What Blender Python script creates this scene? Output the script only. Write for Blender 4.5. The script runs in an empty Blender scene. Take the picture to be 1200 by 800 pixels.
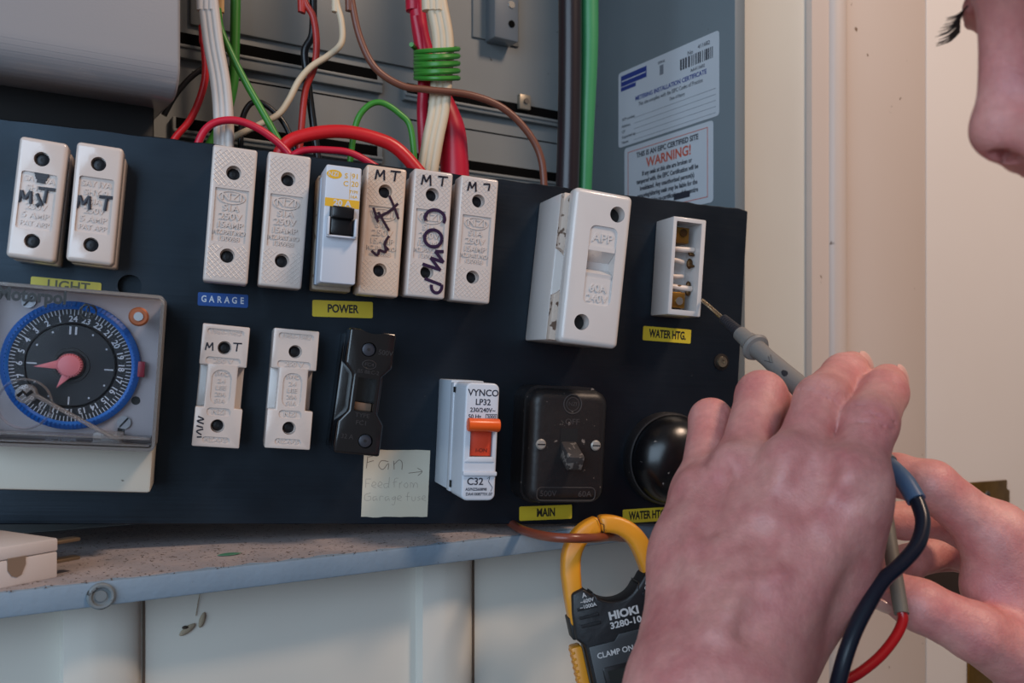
import bpy, bmesh, math, random
import numpy as np
from mathutils import Vector, Matrix

random.seed(7)
scene = bpy.context.scene
COL = scene.collection

# ---------------------------------------------------------------- camera
F = 1080.0                 # focal length in pixels of the 1200 x 800 frame
CX, CY = 600.0, 440.0      # principal point (slight vertical lens shift)
EYE = Vector((0, 0, 1.5))
cam_d = bpy.data.cameras.new('camera')
cam_d.sensor_width = 36.0
cam_d.lens = F / 1200.0 * 36.0
cam_d.shift_y = (CY - 400.0) / 1200.0
cam_d.clip_start = 0.01
cam_d.dof.use_dof = True
cam_d.dof.focus_distance = 0.47
cam_d.dof.aperture_fstop = 13.0
cam = bpy.data.objects.new('camera', cam_d)
COL.objects.link(cam)
cam.location = EYE
cam.rotation_euler = (math.pi / 2, 0, 0)
scene.camera = cam

# ---------------------------------------------------------------- world, lights, exposure
scene.view_settings.view_transform = 'Standard'
scene.view_settings.look = 'None'
scene.view_settings.exposure = 0.0
scene.view_settings.gamma = 1.0
scene.view_settings.use_curve_mapping = False
scene.cycles.use_denoising = True
scene.cycles.caustics_reflective = False
scene.cycles.caustics_refractive = False
world = bpy.data.worlds.new('world')
scene.world = world
world.use_nodes = True
wbg = world.node_tree.nodes['Background']
wbg.inputs['Color'].default_value = (0.72, 0.72, 0.78, 1)
wbg.inputs['Strength'].default_value = 0.22

def area_light(name, loc, target, size, power, color, size_y=None):
    d = bpy.data.lights.new(name, 'AREA')
    d.energy = power; d.color = color
    d.shape = 'RECTANGLE' if size_y else 'DISK'
    d.size = size
    if size_y: d.size_y = size_y
    o = bpy.data.objects.new(name, d)
    COL.objects.link(o)
    o.location = loc
    o.rotation_euler = (Vector(target) - Vector(loc)).to_track_quat('-Z', 'Y').to_euler()
    return o
# the room's warm ceiling lamp, above and to the right of the person
area_light('ceiling_lamp', (0.94, -0.02, 2.70), (0.05, 0.5, 1.5), 0.30, 15.0, (1.0, 0.73, 0.54))
# daylight through the open doorway behind the photographer
area_light('doorway_daylight', (-0.66, -1.30, 1.90), (0.0, 0.5, 1.45), 1.6, 29.0, (0.58, 0.78, 1.0), 1.3)

# ---------------------------------------------------------------- frames and projection helpers
def ray(px, py):
    return Vector(((px - CX) / F, 1.0, (CY - py) / F))
def P(px, py, d):
    """world point seen at pixel (px, py) at depth d along the view axis"""
    return EYE + ray(px, py) * d

class Frame:
    def __init__(s, o, h, v):
        s.o = Vector(o); s.h = Vector(h).normalized()
        v = Vector(v); s.v = (v - s.h * v.dot(s.h)).normalized()
        s.n = s.h.cross(s.v).normalized()          # towards the viewer
        s.m = Matrix(((s.h.x, s.v.x, s.n.x, s.o.x), (s.h.y, s.v.y, s.n.y, s.o.y),
                      (s.h.z, s.v.z, s.n.z, s.o.z), (0, 0, 0, 1)))
    def hit(s, px, py, off=0.0):
        """local (u, v) in metres where the sight line of a pixel meets the plane at height off"""
        r = ray(px, py)
        t = ((s.o + s.n * off) - EYE).dot(s.n) / r.dot(s.n)
        q = EYE + r * t - s.o
        return Vector((q.dot(s.h), q.dot(s.v)))
    def at(s, u, v, w=0.0, rot=0.0):
        return s.m @ Matrix.Translation((u, v, w)) @ Matrix.Rotation(rot, 4, 'Z')
    def pt(s, u, v, w=0.0):
        return s.o + s.h * u + s.v * v + s.n * w

BOARD = Frame(P(243, 400, 0.468), (3266, 1080, -172), (0.068, 0, 1))     # black switchboard panel (hangs a little crooked)
hc = Vector((1700, 1080, 0)).normalized()
CAB = Frame(P(640, 440, 0.515), hc, (0, 0, 1))                             # front plane of the meter cabinet

# ---------------------------------------------------------------- materials
def lin(c):
    return tuple((x / 255 / 12.92) if x / 255 <= 0.04045 else ((x / 255 + 0.055) / 1.055) ** 2.4 for x in c)
MATS = {}
def mat(name, col, rough=0.5, metal=0.0, bump=None, var=None, specks=None, coat=0.0, sss=None, spec=0.5):
    """bump=(scale, strength[, detail]); var=(colour2, scale, amount); specks=(colour, scale, threshold)"""
    if name in MATS: return MATS[name]
    m = bpy.data.materials.new(name); m.use_nodes = True
    nt = m.node_tree; b = nt.nodes['Principled BSDF']
    b.inputs['Roughness'].default_value = rough
    b.inputs['Metallic'].default_value = metal
    b.inputs['Specular IOR Level'].default_value = spec
    b.inputs['Coat Weight'].default_value = coat
    b.inputs['Coat Roughness'].default_value = 0.12
    c = (*lin(col), 1)
    b.inputs['Base Color'].default_value = c
    tc = nt.nodes.new('ShaderNodeTexCoord')
    last = None
    if var:
        n = nt.nodes.new('ShaderNodeTexNoise'); n.inputs['Scale'].default_value = var[1]; n.inputs['Detail'].default_value = 6
        nt.links.new(tc.outputs['Object'], n.inputs['Vector'])
        r = nt.nodes.new('ShaderNodeValToRGB')
        r.color_ramp.elements[0].position = 0.5 - 0.28; r.color_ramp.elements[1].position = 0.5 + 0.28
        r.color_ramp.elements[0].color = (0, 0, 0, 1); r.color_ramp.elements[1].color = (var[2],) * 3 + (1,)
        nt.links.new(n.outputs['Fac'], r.inputs['Fac'])
        mx = nt.nodes.new('ShaderNodeMix'); mx.data_type = 'RGBA'
        nt.links.new(r.outputs['Color'], mx.inputs['Factor'])
        mx.inputs[6].default_value = c; mx.inputs[7].default_value = (*lin(var[0]), 1)
        last = mx.outputs[2]
    if specks:
        n = nt.nodes.new('ShaderNodeTexNoise'); n.inputs['Scale'].default_value = specks[1]; n.inputs['Detail'].default_value = 3
        nt.links.new(tc.outputs['Object'], n.inputs['Vector'])
        r = nt.nodes.new('ShaderNodeValToRGB')
        r.color_ramp.elements[0].position = specks[2]; r.color_ramp.elements[1].position = specks[2] + 0.04
        nt.links.new(n.outputs['Fac'], r.inputs['Fac'])
        mx = nt.nodes.new('ShaderNodeMix'); mx.data_type = 'RGBA'
        nt.links.new(r.outputs['Color'], mx.inputs['Factor'])
        if last: nt.links.new(last, mx.inputs[6])
        else: mx.inputs[6].default_value = c
        mx.inputs[7].default_value = (*lin(specks[0]), 1)
        last = mx.outputs[2]
    if last: nt.links.new(last, b.inputs['Base Color'])
    if bump:
        n = nt.nodes.new('ShaderNodeTexNoise'); n.inputs['Scale'].default_value = bump[0]
        n.inputs['Detail'].default_value = bump[2] if len(bump) > 2 else 4
        nt.links.new(tc.outputs['Object'], n.inputs['Vector'])
        bp = nt.nodes.new('ShaderNodeBump'); bp.inputs['Strength'].default_value = bump[1]; bp.inputs['Distance'].default_value = 0.0006
        nt.links.new(n.outputs['Fac'], bp.inputs['Height'])
        nt.links.new(bp.outputs['Normal'], b.inputs['Normal'])
    if sss:
        b.inputs['Subsurface Weight'].default_value = sss[0]
        b.inputs['Subsurface Radius'].default_value = sss[1]
        b.inputs['Subsurface Scale'].default_value = sss[2]
    MATS[name] = m
    return m
def clear_mat(name, tint=(1, 1, 1), gloss=0.25, rough=0.06, veil=0.0, veilcol=(0.8, 0.8, 0.8)):
    if name in MATS: return MATS[name]
    m = bpy.data.materials.new(name); m.use_nodes = True
    nt = m.node_tree; nt.nodes.remove(nt.nodes['Principled BSDF'])
    out = nt.nodes['Material Output']
    t = nt.nodes.new('ShaderNodeBsdfTransparent'); t.inputs['Color'].default_value = (*tint, 1)
    g = nt.nodes.new('ShaderNodeBsdfGlossy'); g.inputs['Roughness'].default_value = rough
    f = nt.nodes.new('ShaderNodeFresnel'); f.inputs['IOR'].default_value = 1.49
    mu = nt.nodes.new('ShaderNodeMath'); mu.operation = 'MULTIPLY'; mu.inputs[1].default_value = gloss * 4
    nt.links.new(f.outputs[0], mu.inputs[0])
    mx = nt.nodes.new('ShaderNodeMixShader')
    nt.links.new(mu.outputs[0], mx.inputs[0]); nt.links.new(t.outputs[0], mx.inputs[1]); nt.links.new(g.outputs[0], mx.inputs[2])
    last = mx
    if veil:
        d = nt.nodes.new('ShaderNodeBsdfDiffuse'); d.inputs['Color'].default_value = (*veilcol, 1)
        m2 = nt.nodes.new('ShaderNodeMixShader'); m2.inputs[0].default_value = veil
        nt.links.new(mx.outputs[0], m2.inputs[1]); nt.links.new(d.outputs[0], m2.inputs[2]); last = m2
    nt.links.new(last.outputs[0], out.inputs['Surface'])
    MATS[name] = m
    return m

# ---------------------------------------------------------------- mesh builder (units: millimetres, local)
K = 0.001
class MB:
    def __init__(s): s.bm = bmesh.new()
    def _merge(s, b2):
        me = bpy.data.meshes.new('tmp'); b2.to_mesh(me); b2.free()
        s.bm.from_mesh(me); bpy.data.meshes.remove(me)
        return s
    def box(s, cx, cy, cz, sx, sy, sz, bev=0.0, seg=2, m=None):
        b = bmesh.new(); bmesh.ops.create_cube(b, size=1)
        bmesh.ops.scale(b, vec=(sx, sy, sz), verts=b.verts)
        if bev: bmesh.ops.bevel(b, geom=list(b.edges), offset=bev, segments=seg, profile=0.5, affect='EDGES')
        bmesh.ops.translate(b, vec=(cx, cy, cz), verts=b.verts)
        if m is not None: bmesh.ops.transform(b, matrix=m, verts=b.verts)
        return s._merge(b)
    def b2(s, x0, x1, y0, y1, z0, z1, bev=0.0, seg=2):
        return s.box((x0 + x1) / 2, (y0 + y1) / 2, (z0 + z1) / 2, abs(x1 - x0), abs(y1 - y0), abs(z1 - z0), bev, seg)
    def prism(s, poly, z0, z1, bev=0.0, seg=2, top_only=False, m=None):
        b = bmesh.new()
        vs = [b.verts.new((x, y, z0)) for x, y in poly]
        f = b.faces.new(vs); f.normal_update()
        if f.normal.z > 0: f.normal_flip()
        r = bmesh.ops.extrude_face_region(b, geom=[f])
        tv = [e for e in r['geom'] if isinstance(e, bmesh.types.BMVert)]
        bmesh.ops.translate(b, vec=(0, 0, z1 - z0), verts=tv)
        bmesh.ops.recalc_face_normals(b, faces=b.faces)
        if bev:
            es = [e for e in b.edges if all(abs(v.co.z - z1) < 1e-6 for v in e.verts)] if top_only else list(b.edges)
            bmesh.ops.bevel(b, geom=es, offset=bev, segments=seg, profile=0.5, affect='EDGES')
        if m is not None: bmesh.ops.transform(b, matrix=m, verts=b.verts)
        return s._merge(b)
    def cyl(s, cx, cy, z0, z1, r, r2=None, seg=24, bev=0.0, m=None):
        b = bmesh.new()
        bmesh.ops.create_cone(b, cap_ends=True, segments=seg, radius1=r, radius2=r if r2 is None else r2, depth=abs(z1 - z0))
        bmesh.ops.translate(b, vec=(cx, cy, (z0 + z1) / 2), verts=b.verts)
        if bev:
            es = [e for e in b.edges if all(abs(v.co.z - max(z0, z1)) < 1e-6 for v in e.verts)]
            bmesh.ops.bevel(b, geom=es, offset=bev, segments=2, profile=0.5, affect='EDGES')
        if m is not None: bmesh.ops.transform(b, matrix=m, verts=b.verts)
        return s._merge(b)
    def ball(s, cx, cy, cz, rx, ry=None, rz=None, seg=20, m=None):
        b = bmesh.new(); bmesh.ops.create_uvsphere(b, u_segments=seg, v_segments=max(8, seg // 2), radius=1)
        bmesh.ops.scale(b, vec=(rx, ry or rx, rz or rx), verts=b.verts)
        bmesh.ops.translate(b, vec=(cx, cy, cz), verts=b.verts)
        if m is not None: bmesh.ops.transform(b, matrix=m, verts=b.verts)
        return s._merge(b)
    def lathe(s, prof, seg=40, cx=0, cy=0, m=None):
        b = bmesh.new(); rings = []
        for r, z in prof:
            if r < 1e-6: rings.append([b.verts.new((cx, cy, z))])
            else: rings.append([b.verts.new((cx + r * math.cos(2 * math.pi * i / seg), cy + r * math.sin(2 * math.pi * i / seg), z)) for i in range(seg)])
        for a, c in zip(rings, rings[1:]):
            for i in range(seg):
                j = (i + 1) % seg
                if len(a) == 1 and len(c) == 1: continue
                if len(a) == 1: b.faces.new((a[0], c[j], c[i]))
                elif len(c) == 1: b.faces.new((a[i], a[j], c[0]))
                else: b.faces.new((a[i], a[j], c[j], c[i]))
        bmesh.ops.recalc_face_normals(b, faces=b.faces)
        if m is not None: bmesh.ops.transform(b, matrix=m, verts=b.verts)
        return s._merge(b)
    def tube(s, pts, r, seg=10, flat=None, closed=False):
        """round tube along points; r a number or list; flat=(normal, ratio) squashes it"""
        pts = [Vector(p) for p in pts]; n = len(pts)
        rs = r if isinstance(r, (list, tuple)) else [r] * n
        b = bmesh.new(); rings = []
        up = None
        for i, p in enumerate(pts):
            t = (pts[min(i + 1, n - 1)] - pts[max(i - 1, 0)])
            if t.length < 1e-9: t = Vector((0, 0, 1))
            t.normalize()
            if up is None:
                up = t.orthogonal().normalized()
                if flat is not None:
                    up = Vector(flat[0]); up = (up - t * up.dot(t)).normalized()
            elif flat is not None:
                up = Vector(flat[0]); up = (up - t * up.dot(t)).normalized()
            else:
                up = (up - t * up.dot(t)).normalized()
            w = t.cross(up)
            ku = flat[1] if flat is not None else 1.0
            rings.append([b.verts.new(p + (up * math.cos(a) * ku + w * math.sin(a)) * rs[i]) for a in [2 * math.pi * k / seg for k in range(seg)]])
        for a, c in zip(rings, rings[1:]):
            for i in range(seg):
                j = (i + 1) % seg
                b.faces.new((a[i], a[j], c[j], c[i]))
        b.faces.new(rings[0][::-1]); b.faces.new(rings[-1])
        bmesh.ops.recalc_face_normals(b, faces=b.faces)
        return s._merge(b)
    def mesh(s, me, m=None):
        b = bmesh.new(); b.from_mesh(me)
        if m is not None: bmesh.ops.transform(b, matrix=m, verts=b.verts)
        return s._merge(b)
    def make(s, name='m', k=K, smooth=35):
        if k != 1: bmesh.ops.scale(s.bm, vec=(k, k, k), verts=s.bm.verts)
        me = bpy.data.meshes.new(name); s.bm.to_mesh(me); s.bm.free()
        if smooth:
            for p in me.polygons: p.use_smooth = True
            me.set_sharp_from_angle(angle=math.radians(smooth))
        return me

def spline(pts, sub=6):
    """Catmull-Rom through points"""
    pts = [Vector(p) for p in pts]; out = []
    n = len(pts)
    for i in range(n - 1):
        p0, p1, p2, p3 = pts[max(i - 1, 0)], pts[i], pts[i + 1], pts[min(i + 2, n - 1)]
        for k in range(sub):
            t = k / sub
            out.append(0.5 * ((2 * p1) + (p2 - p0) * t + (2 * p0 - 5 * p1 + 4 * p2 - p3) * t * t + (-p0 + 3 * p1 - 3 * p2 + p3) * t ** 3))
    out.append(pts[-1])
    return out
def rrect(x0, x1, y0, y1, r, seg=5):
    out = []
    for cx, cy, a0 in ((x1 - r, y1 - r, 0), (x0 + r, y1 - r, 90), (x0 + r, y0 + r, 180), (x1 - r, y0 + r, 270)):
        for k in range(seg + 1):
            a = math.radians(a0 + 90 * k / seg)
            out.append((cx + r * math.cos(a), cy + r * math.sin(a)))
    return out

def link(name, me, m, parent=None, matrix=None):
    o = bpy.data.objects.new(name, me); COL.objects.link(o)
    if m is not None and not me.materials: me.materials.append(m)
    if parent is not None: o.parent = parent
    if matrix is not None: o.matrix_world = matrix if parent is None else o.matrix_world
    if matrix is not None and parent is not None: o.matrix_local = matrix
    return o
def part(name, mb, m, parent, k=K, smooth=35, label=None):
    o = link(name, mb.make(name, k, smooth), m, parent)
    if label: o['label'] = label
    return o
def tag(o, label, cat, group=None):
    o['label'] = label; o['category'] = cat
    if group: o['group'] = group
    return o
def thing(name, label, cat, matrix, group=None):
    o = bpy.data.objects.new(name, None); COL.objects.link(o)
    o.empty_display_size = 0.02
    o.matrix_world = matrix
    return tag(o, label, cat, group)
def solo(name, mb, m, label, cat, matrix=None, group=None, k=K, smooth=35):
    o = link(name, mb.make(name, k, smooth), m)
    if matrix is not None: o.matrix_world = matrix
    return tag(o, label, cat, group)
def struct(name, mb, m, matrix=None, k=K, smooth=35, label=None, cat=None):
    o = link(name, mb.make(name, k, smooth), m)
    if matrix is not None: o.matrix_world = matrix
    o['kind'] = 'structure'
    if label: o['label'] = label; o['category'] = cat
    return o
def carve(mb, cutter, k=K, smooth=35, name='carved'):
    """boolean difference of two builders, result as a mesh"""
    a = bpy.data.objects.new('tmp_a', mb.make('tmp_a', k, 0)); c = bpy.data.objects.new('tmp_c', cutter.make('tmp_c', k, 0))
    COL.objects.link(a); COL.objects.link(c)
    md = a.modifiers.new('b', 'BOOLEAN'); md.operation = 'DIFFERENCE'; md.object = c; md.solver = 'EXACT'; md.use_self = True
    bpy.context.view_layer.update()
    dg = bpy.context.evaluated_depsgraph_get()
    me = bpy.data.meshes.new_from_object(a.evaluated_get(dg))
    me.name = name
    bpy.data.objects.remove(a); bpy.data.objects.remove(c)
    if smooth:
        for p in me.polygons: p.use_smooth = True
        me.set_sharp_from_angle(angle=math.radians(smooth))
    return me
TXT = {}
def text_mesh(body, size, xs=1.0, bold=0.0, ext=0.12, shear=0.0):
    """flat-lettering mesh centred on the origin, millimetres"""
    key = (body, size, xs, bold, ext, shear)
    if key in TXT: return TXT[key]
    c = bpy.data.curves.new('t', 'FONT'); c.body = body; c.size = size; c.extrude = ext
    c.align_x = 'CENTER'; c.align_y = 'CENTER'; c.offset = bold; c.resolution_u = 3; c.shear = shear
    o = bpy.data.objects.new('t', c)
    me = bpy.data.meshes.new_from_object(o)
    bpy.data.objects.remove(o); bpy.data.curves.remove(c)
    me.transform(Matrix.Diagonal((xs, 1, 1, 1)))
    TXT[key] = me
    return me
def lettering(items, z, ext=0.12, bold=0.0):
    """items: (string, x, y, size[, xscale[, rotation deg]])"""
    mb = MB()
    for it in items:
        s, x, y, size = it[:4]
        xs = it[4] if len(it) > 4 else 1.0
        rot = math.radians(it[5]) if len(it) > 5 else 0.0
        mb.mesh(text_mesh(s, size, xs, bold * size, ext), Matrix.Translation((x, y, z)) @ Matrix.Rotation(rot, 4, 'Z'))
    return mb
def letters(name, items, z, ext, bold, m, parent):
    """every printed line as a part of its own"""
    for it in items: part(name, lettering([it], z, ext, bold), m, parent, smooth=0)
def strokes(lines, z, r, flat=0.25, sub=4):
    """pen strokes lying on a face at height z"""
    mb = MB()
    for ln in lines:
        pts = [(x, y, z) for x, y in ln]
        mb.tube(spline(pts, sub) if len(pts) > 2 else pts, r, 6, flat=((0, 0, 1), flat))
    return mb
def fit(corners, h):
    """front-face corners TL,TR,BR,BL in pixels at height h mm -> (matrix on the board, width mm, height mm)"""
    q = [BOARD.hit(x, y, h * K) for x, y in corners]
    c = sum(q, Vector((0, 0))) / 4
    r = (q[1] + q[2] - q[0] - q[3]); up = (q[0] + q[1] - q[2] - q[3])
    rot = math.atan2(-up.x, up.y)
    return BOARD.at(c.x, c.y, 0, rot), r.length / 2 / K, up.length / 2 / K
def copy_tree(o, parent=None):
    c = o.copy(); COL.objects.link(c); c.parent = parent
    for ch in list(o.children): copy_tree(ch, c)
    return c
# ================================================================= the setting
paint = mat('wall_paint', (208, 206, 196), 0.5, bump=(60, 0.15), var=(( 198, 190, 182), 9, 0.5))
paint2 = mat('trim_paint', (208, 192, 181), 0.42, bump=(40, 0.1), var=((198, 180, 166), 7, 0.45), specks=((120, 95, 75), 90, 0.74))
door_paint = mat('door_paint', (226, 216, 208), 0.45, bump=(30, 0.12), var=((214, 202, 192), 5, 0.5), specks=((150, 125, 105), 70, 0.76))
VB, VT = -1.5, 1.0                         # floor and ceiling heights in the cabinet frame
WN = -0.030                                # wall plane lies behind the cabinet front
def cabmm(): return CAB.m
us = CAB.hit(860, 440).x / K               # inner face of the cabinet's right side, mm
def upx(px, n): return CAB.hit(px, 440, n).x / K
def slab(x0, x1, n0, n1, v0=VB / K, v1=VT / K, bev=0):
    return MB().b2(x0, x1, v0, v1, n0, n1, bev)

fl = struct('floor', MB().b2(-2500, 2500, -1200, 2500, -60, 0), mat('floor_concrete', (120, 116, 110), 0.8, bump=(30, 0.3)))
wl = struct('wall_back', slab(-1500, us + 10.5, WN / K - 60, WN / K, VB / K, -99.5), paint, CAB.m)
struct('wall_left', slab(-1500, -472, WN / K - 60, WN / K, -99.5, VT / K), paint, CAB.m)
struct('wall_top', slab(-472, us + 10.5, WN / K - 60, WN / K, 512, VT / K), paint, CAB.m)
# rounded vertical battens on the wall below the cabinet
def batten(px0, px1):
    u0, u1 = upx(px0, WN), upx(px1, WN)
    w = u1 - u0; prof = [(u0, 0), (u0 + 0.6, 7.5)]
    for k in range(9):
        a = math.radians(90 - 90 * k / 8)
        prof.append((u0 + w * 0.30 + w * 0.66 * math.cos(a), 8.5 * math.sin(a) + 1.2))
    prof += [(u1, 0)]
    mx = Matrix(((1, 0, 0, 0), (0, 0, 1, 0), (0, 1, 0, WN / K), (0, 0, 0, 1)))   # polygon (u, n), extruded along v
    o = part('batten', MB().prism(prof, VB / K, -99.5, m=mx), paint, wl)
    g = part('joint', MB().b2(u1 + 0.2, u1 + 1.4, VB / K, -99.5, WN / K - 0.5, WN / K + 0.4), mat('joint_grime', (96, 82, 70), 0.8), o)
    return o
batten(70, 166); batten(487, 553); batten(-560, -430)

# right of the cabinet: reveal board, bead moulding, jamb board, door
uo = us + 10.5
a = [uo] + [upx(x, WN) for x in (946, 985, 1083)]
pr = [(a[0], -45), (a[0], -26), (a[0] + 4, -25)]
for k in range(7):                                             # shallow hollow of the reveal
    t = k / 6; pr.append((a[0] + 5 + (a[1] - a[0] - 8) * t, -25 - 7 * math.sin(math.pi * t * 0.5)))
pr += [(a[1], -31.5), (a[1], -45)]
MXV = Matrix(((1, 0, 0, 0), (0, 0, 1, 0), (0, 1, 0, 0), (0, 0, 0, 1)))
struct('trim_1', MB().prism(pr, VB / K, VT / K, m=MXV), paint, CAB.m)
w = a[2] - a[1]
pr = [(a[1] + .2, -46), (a[1] + .2, -26), (a[1] + w * .42, -24.5)]
for k in range(8):
    t = math.radians(180 - 180 * k / 7); pr.append((a[1] + w * .70 + w * .24 * math.cos(t), -24.5 + 6 * math.sin(t)))
pr += [(a[2] - .2, -26), (a[2] - .2, -46)]
struct('trim_2', MB().prism(pr, VB / K, VT / K, m=MXV), paint2, CAB.m)
struct('trim_3', slab(a[2] + .2, a[3] - .15, -80, -28.6, bev=.5), paint2, CAB.m)
door = struct('door_1', slab(a[3] + .35, a[3] + 760, -66, -28, -1490, 560, bev=1.2), door_paint, CAB.m)
struct('wall_right', slab(a[3] + 761, a[3] + 1800, -90, -30), paint, CAB.m)
struct('wall_over_door', slab(a[3] - 1.0 + 2, a[3] + 760, -90, -30, 563, VT / K), paint, CAB.m)
# brass latch plate with its dark mortise, let into the door edge
brass = mat('brass', (150, 112, 52), 0.38, 0.85, bump=(120, 0.2), var=((96, 66, 30), 60, 0.7))
dark = mat('dark_cavity', (30, 20, 15), 0.8)
def duv(px, py, n=-0.028):
    q = CAB.hit(px, py, n); return q.x / K, q.y / K
x0, y0 = duv(1136, 565); x1, y1 = duv(1178, 800)
lp = part('latch_plate', MB().prism([(x0, y0), (x1 - 1, y0 - 1), (x1 - 1, y0 - 9), (x1 + 3, y0 - 10), (x1 + 3, y1 - 60), (x0 - 4, y1 - 60), (x0 - 4, y1 + 30), (x0, y1 + 34)], -28, -25.6, 0.4), brass, door, label='brass latch plate')
sx, sy = duv(1154, 579)
sc = MB().cyl(sx, sy, -26, -24.8, 3.6, 3.0, 20)
part('screw', sc, mat('steel_dull', (120, 112, 104), 0.4, 0.9), lp)
part('screw_slot', MB().box(sx, sy, -24.8, 5.2, 0.8, 0.3, m=None), dark, lp)
mx0, my0 = duv(1072, 664); mx1, my1 = duv(1140, 704)
part('mortise', MB().b2(mx0 + 8, mx1 + 6, my1 - 4, my0 + 3, -29, -24.6, 1.2), mat('mortise_dark', (52, 36, 26), 0.6, 0.3, bump=(60, .4)), lp, label='dark latch opening')

# ================================================================= meter cabinet
steel = mat('cabinet_grey', (116, 124, 128), 0.45, 0.0, bump=(25, 0.12), var=((104, 112, 116), 8, 0.6), specks=((60, 62, 64), 160, 0.73))
steel_back = mat('cabinet_back_grey', (128, 132, 132), 0.5, 0.0, bump=(18, 0.12), var=((104, 110, 112), 12, 0.6), specks=((46, 44, 42), 120, 0.72))
ledge_m = mat('ledge_grey_dusty', (124, 142, 158), 0.7, 0.0, bump=(240, 0.5), var=((110, 126, 140), 30, 0.6), specks=((60, 54, 50), 420, 0.72))
cabt = thing('meter_cabinet', 'grey painted steel meter cabinet recessed behind the black switchboard', 'cabinet', CAB.m)
SH = -87.5
part('back_panel', MB().b2(-470, us, SH, 500, -156.5, -154), steel_back, cabt)
part('side_panel', MB().b2(us, us + 9.5, SH - 11, 500, -156, 1.0, 1.0), steel, cabt)
part('side_panel', MB().b2(-470, -462, SH - 11, 500, -156, 1.0, 1.0), steel, cabt)
part('top_panel', MB().b2(-470, us + 9.5, 500, 510, -156, 0, 1.0), steel, cabt)
lg = part('ledge', MB().b2(-469, us + 9.4, SH - 10.7, SH, -155, 0, 1.2), ledge_m, cabt, label='dusty grey bottom ledge')
# dust lying on the ledge: a thin uneven film of grit
random.seed(3)
gm = MB()
for i in range(420):
    u = random.uniform(-300, 20); n = -random.random() ** 1.6 * 60
    s_ = random.uniform(0.18, 0.5)
    b = bmesh.new(); bmesh.ops.create_cube(b, size=s_ * random.uniform(.6, 1.6))
    bmesh.ops.rotate(b, verts=b.verts, matrix=Matrix.Rotation(random.random() * 3, 3, 'Y'))
    bmesh.ops.translate(b, vec=(u, SH + s_ * .2, n), verts=b.verts); gm._merge(b)
dp = [(-462, -150)]
for i in range(90): dp.append((-455 + i * 6.6, -1.2 - random.random() ** 2 * 5))
dp.append((us - 1, -150))
MXH = Matrix(((1, 0, 0, 0), (0, 0, 1, 0), (0, 1, 0, 0), (0, 0, 0, 1)))
part('dust_film', MB().prism(dp, SH, SH + .12, m=MXH), mat('dust_pinkish', (176, 160, 156), .95, bump=(420, .9), var=((128, 128, 134), 55, .8), specks=((84, 70, 62), 520, .63)), lg)
g = part('dust_grit', gm, mat('grit', (92, 80, 74), 0.9), lg, smooth=0); g['kind'] = 'stuff'
# stamped fixing on the ledge's front face
q = CAB.hit(118, 698, 0)
rv = MB().lathe([(0, 1.0), (2.3, 1.0), (2.6, 0.6), (3.6, 0.5), (4.0, 1.9), (4.9, 2.0), (5.6, 1.2), (5.7, 0)], 28, q.x / K, q.y / K)
part('fixing_stud', rv, mat('stud_grey', (120, 128, 132), 0.5, 0.2, bump=(200, .6), specks=((50, 46, 42), 200, .58)), lg)
# slotted mounting rails on the back panel
BN = -154.0
def bk(px, py, n=BN):
    q = CAB.hit(px, py, n * K); return q.x / K, q.y / K
slotm = mat('slot_black', (5, 5, 5), 0.9, spec=.1)
def rail(pxa, pya, pxb, dv=15.5):
    ua, va = bk(pxa, pya); ub, _ = bk(pxb, pya)
    r = part('mounting_rail', MB().b2(ua, ub, va - dv, va, BN, BN + 5, 0.8), steel_back, cabt)
    part('slot', MB().b2(ua + 2, ub - 4, va - 7.2, va - 0.4, BN + 4.6, BN + 5.15), slotm, r)
    part('rib', MB().b2(ua, ub, va - 9.5, va - 7.4, BN + 4.6, BN + 6.4, 0.7), steel_back, r)
    return r
rail(200, 38, 445)
rail(470, 98, 655, 12)
rail(200, 138, 445, 12)
rail(470, 178, 655, 12)
for pa, pb, y in ((225, 440, 84), (480, 655, 140)):
    ua, va = bk(pa, y); ub, _ = bk(pb, y)
    part('seam', MB().b2(ua, ub, va - .5, va + .4, BN - .1, BN + .25), slotm, cabt)
ua, va = bk(608, 122)
cl = part('rail_clip', MB().b2(ua - 5, ua + 5, va - 6, va + 5, BN + 5, BN + 9, 0.8), mat('clip_tin', (150, 140, 124), .4, .5), cabt)
part('screw', MB().cyl(ua + .5, va, BN + 9, BN + 10.2, 2.0, seg=16), mat('steel_dull', (120, 112, 104)), cl)
# raised cover plate at the left of the rails (dark edge seen beside the meter)
ua, va = bk(222, 8); ub, vb = bk(300, 60)
part('cover_plate', MB().b2(ua, ub + 120, vb + 8, va + 60, BN, BN + 3, .8), steel_back, cabt)

# earth terminal bar at the top of the back panel
ua, va = bk(553, 50); ub, vb = bk(603, 0)
tb = thing('terminal_bar', 'grey metal terminal bar with screw holes at the top of the back panel', 'terminal bar', CAB.at(0, 0, 0))
part('plate', MB().b2(ua, ub + 3, va + 4, vb + 60, BN, BN + 1.6, .4), steel_back, tb)
u1, v1 = bk(568, 50); u2, _ = bk(596, 50)
barm = mat('bar_metal', (140, 146, 152), .32, .6)
part('bar', MB().b2(u1, u2, v1, vb + 60, BN, BN + 14, 1.2), barm, tb)
for k in range(4):
    part('screw', MB().cyl((u1 + u2) / 2 + 4, v1 + 12 + 14 * k, BN + 13, BN + 14.6, 2.6, seg=16), slotm if k % 2 == 0 else mat('steel_bright', (190, 186, 178), .25, 1), tb)

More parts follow.
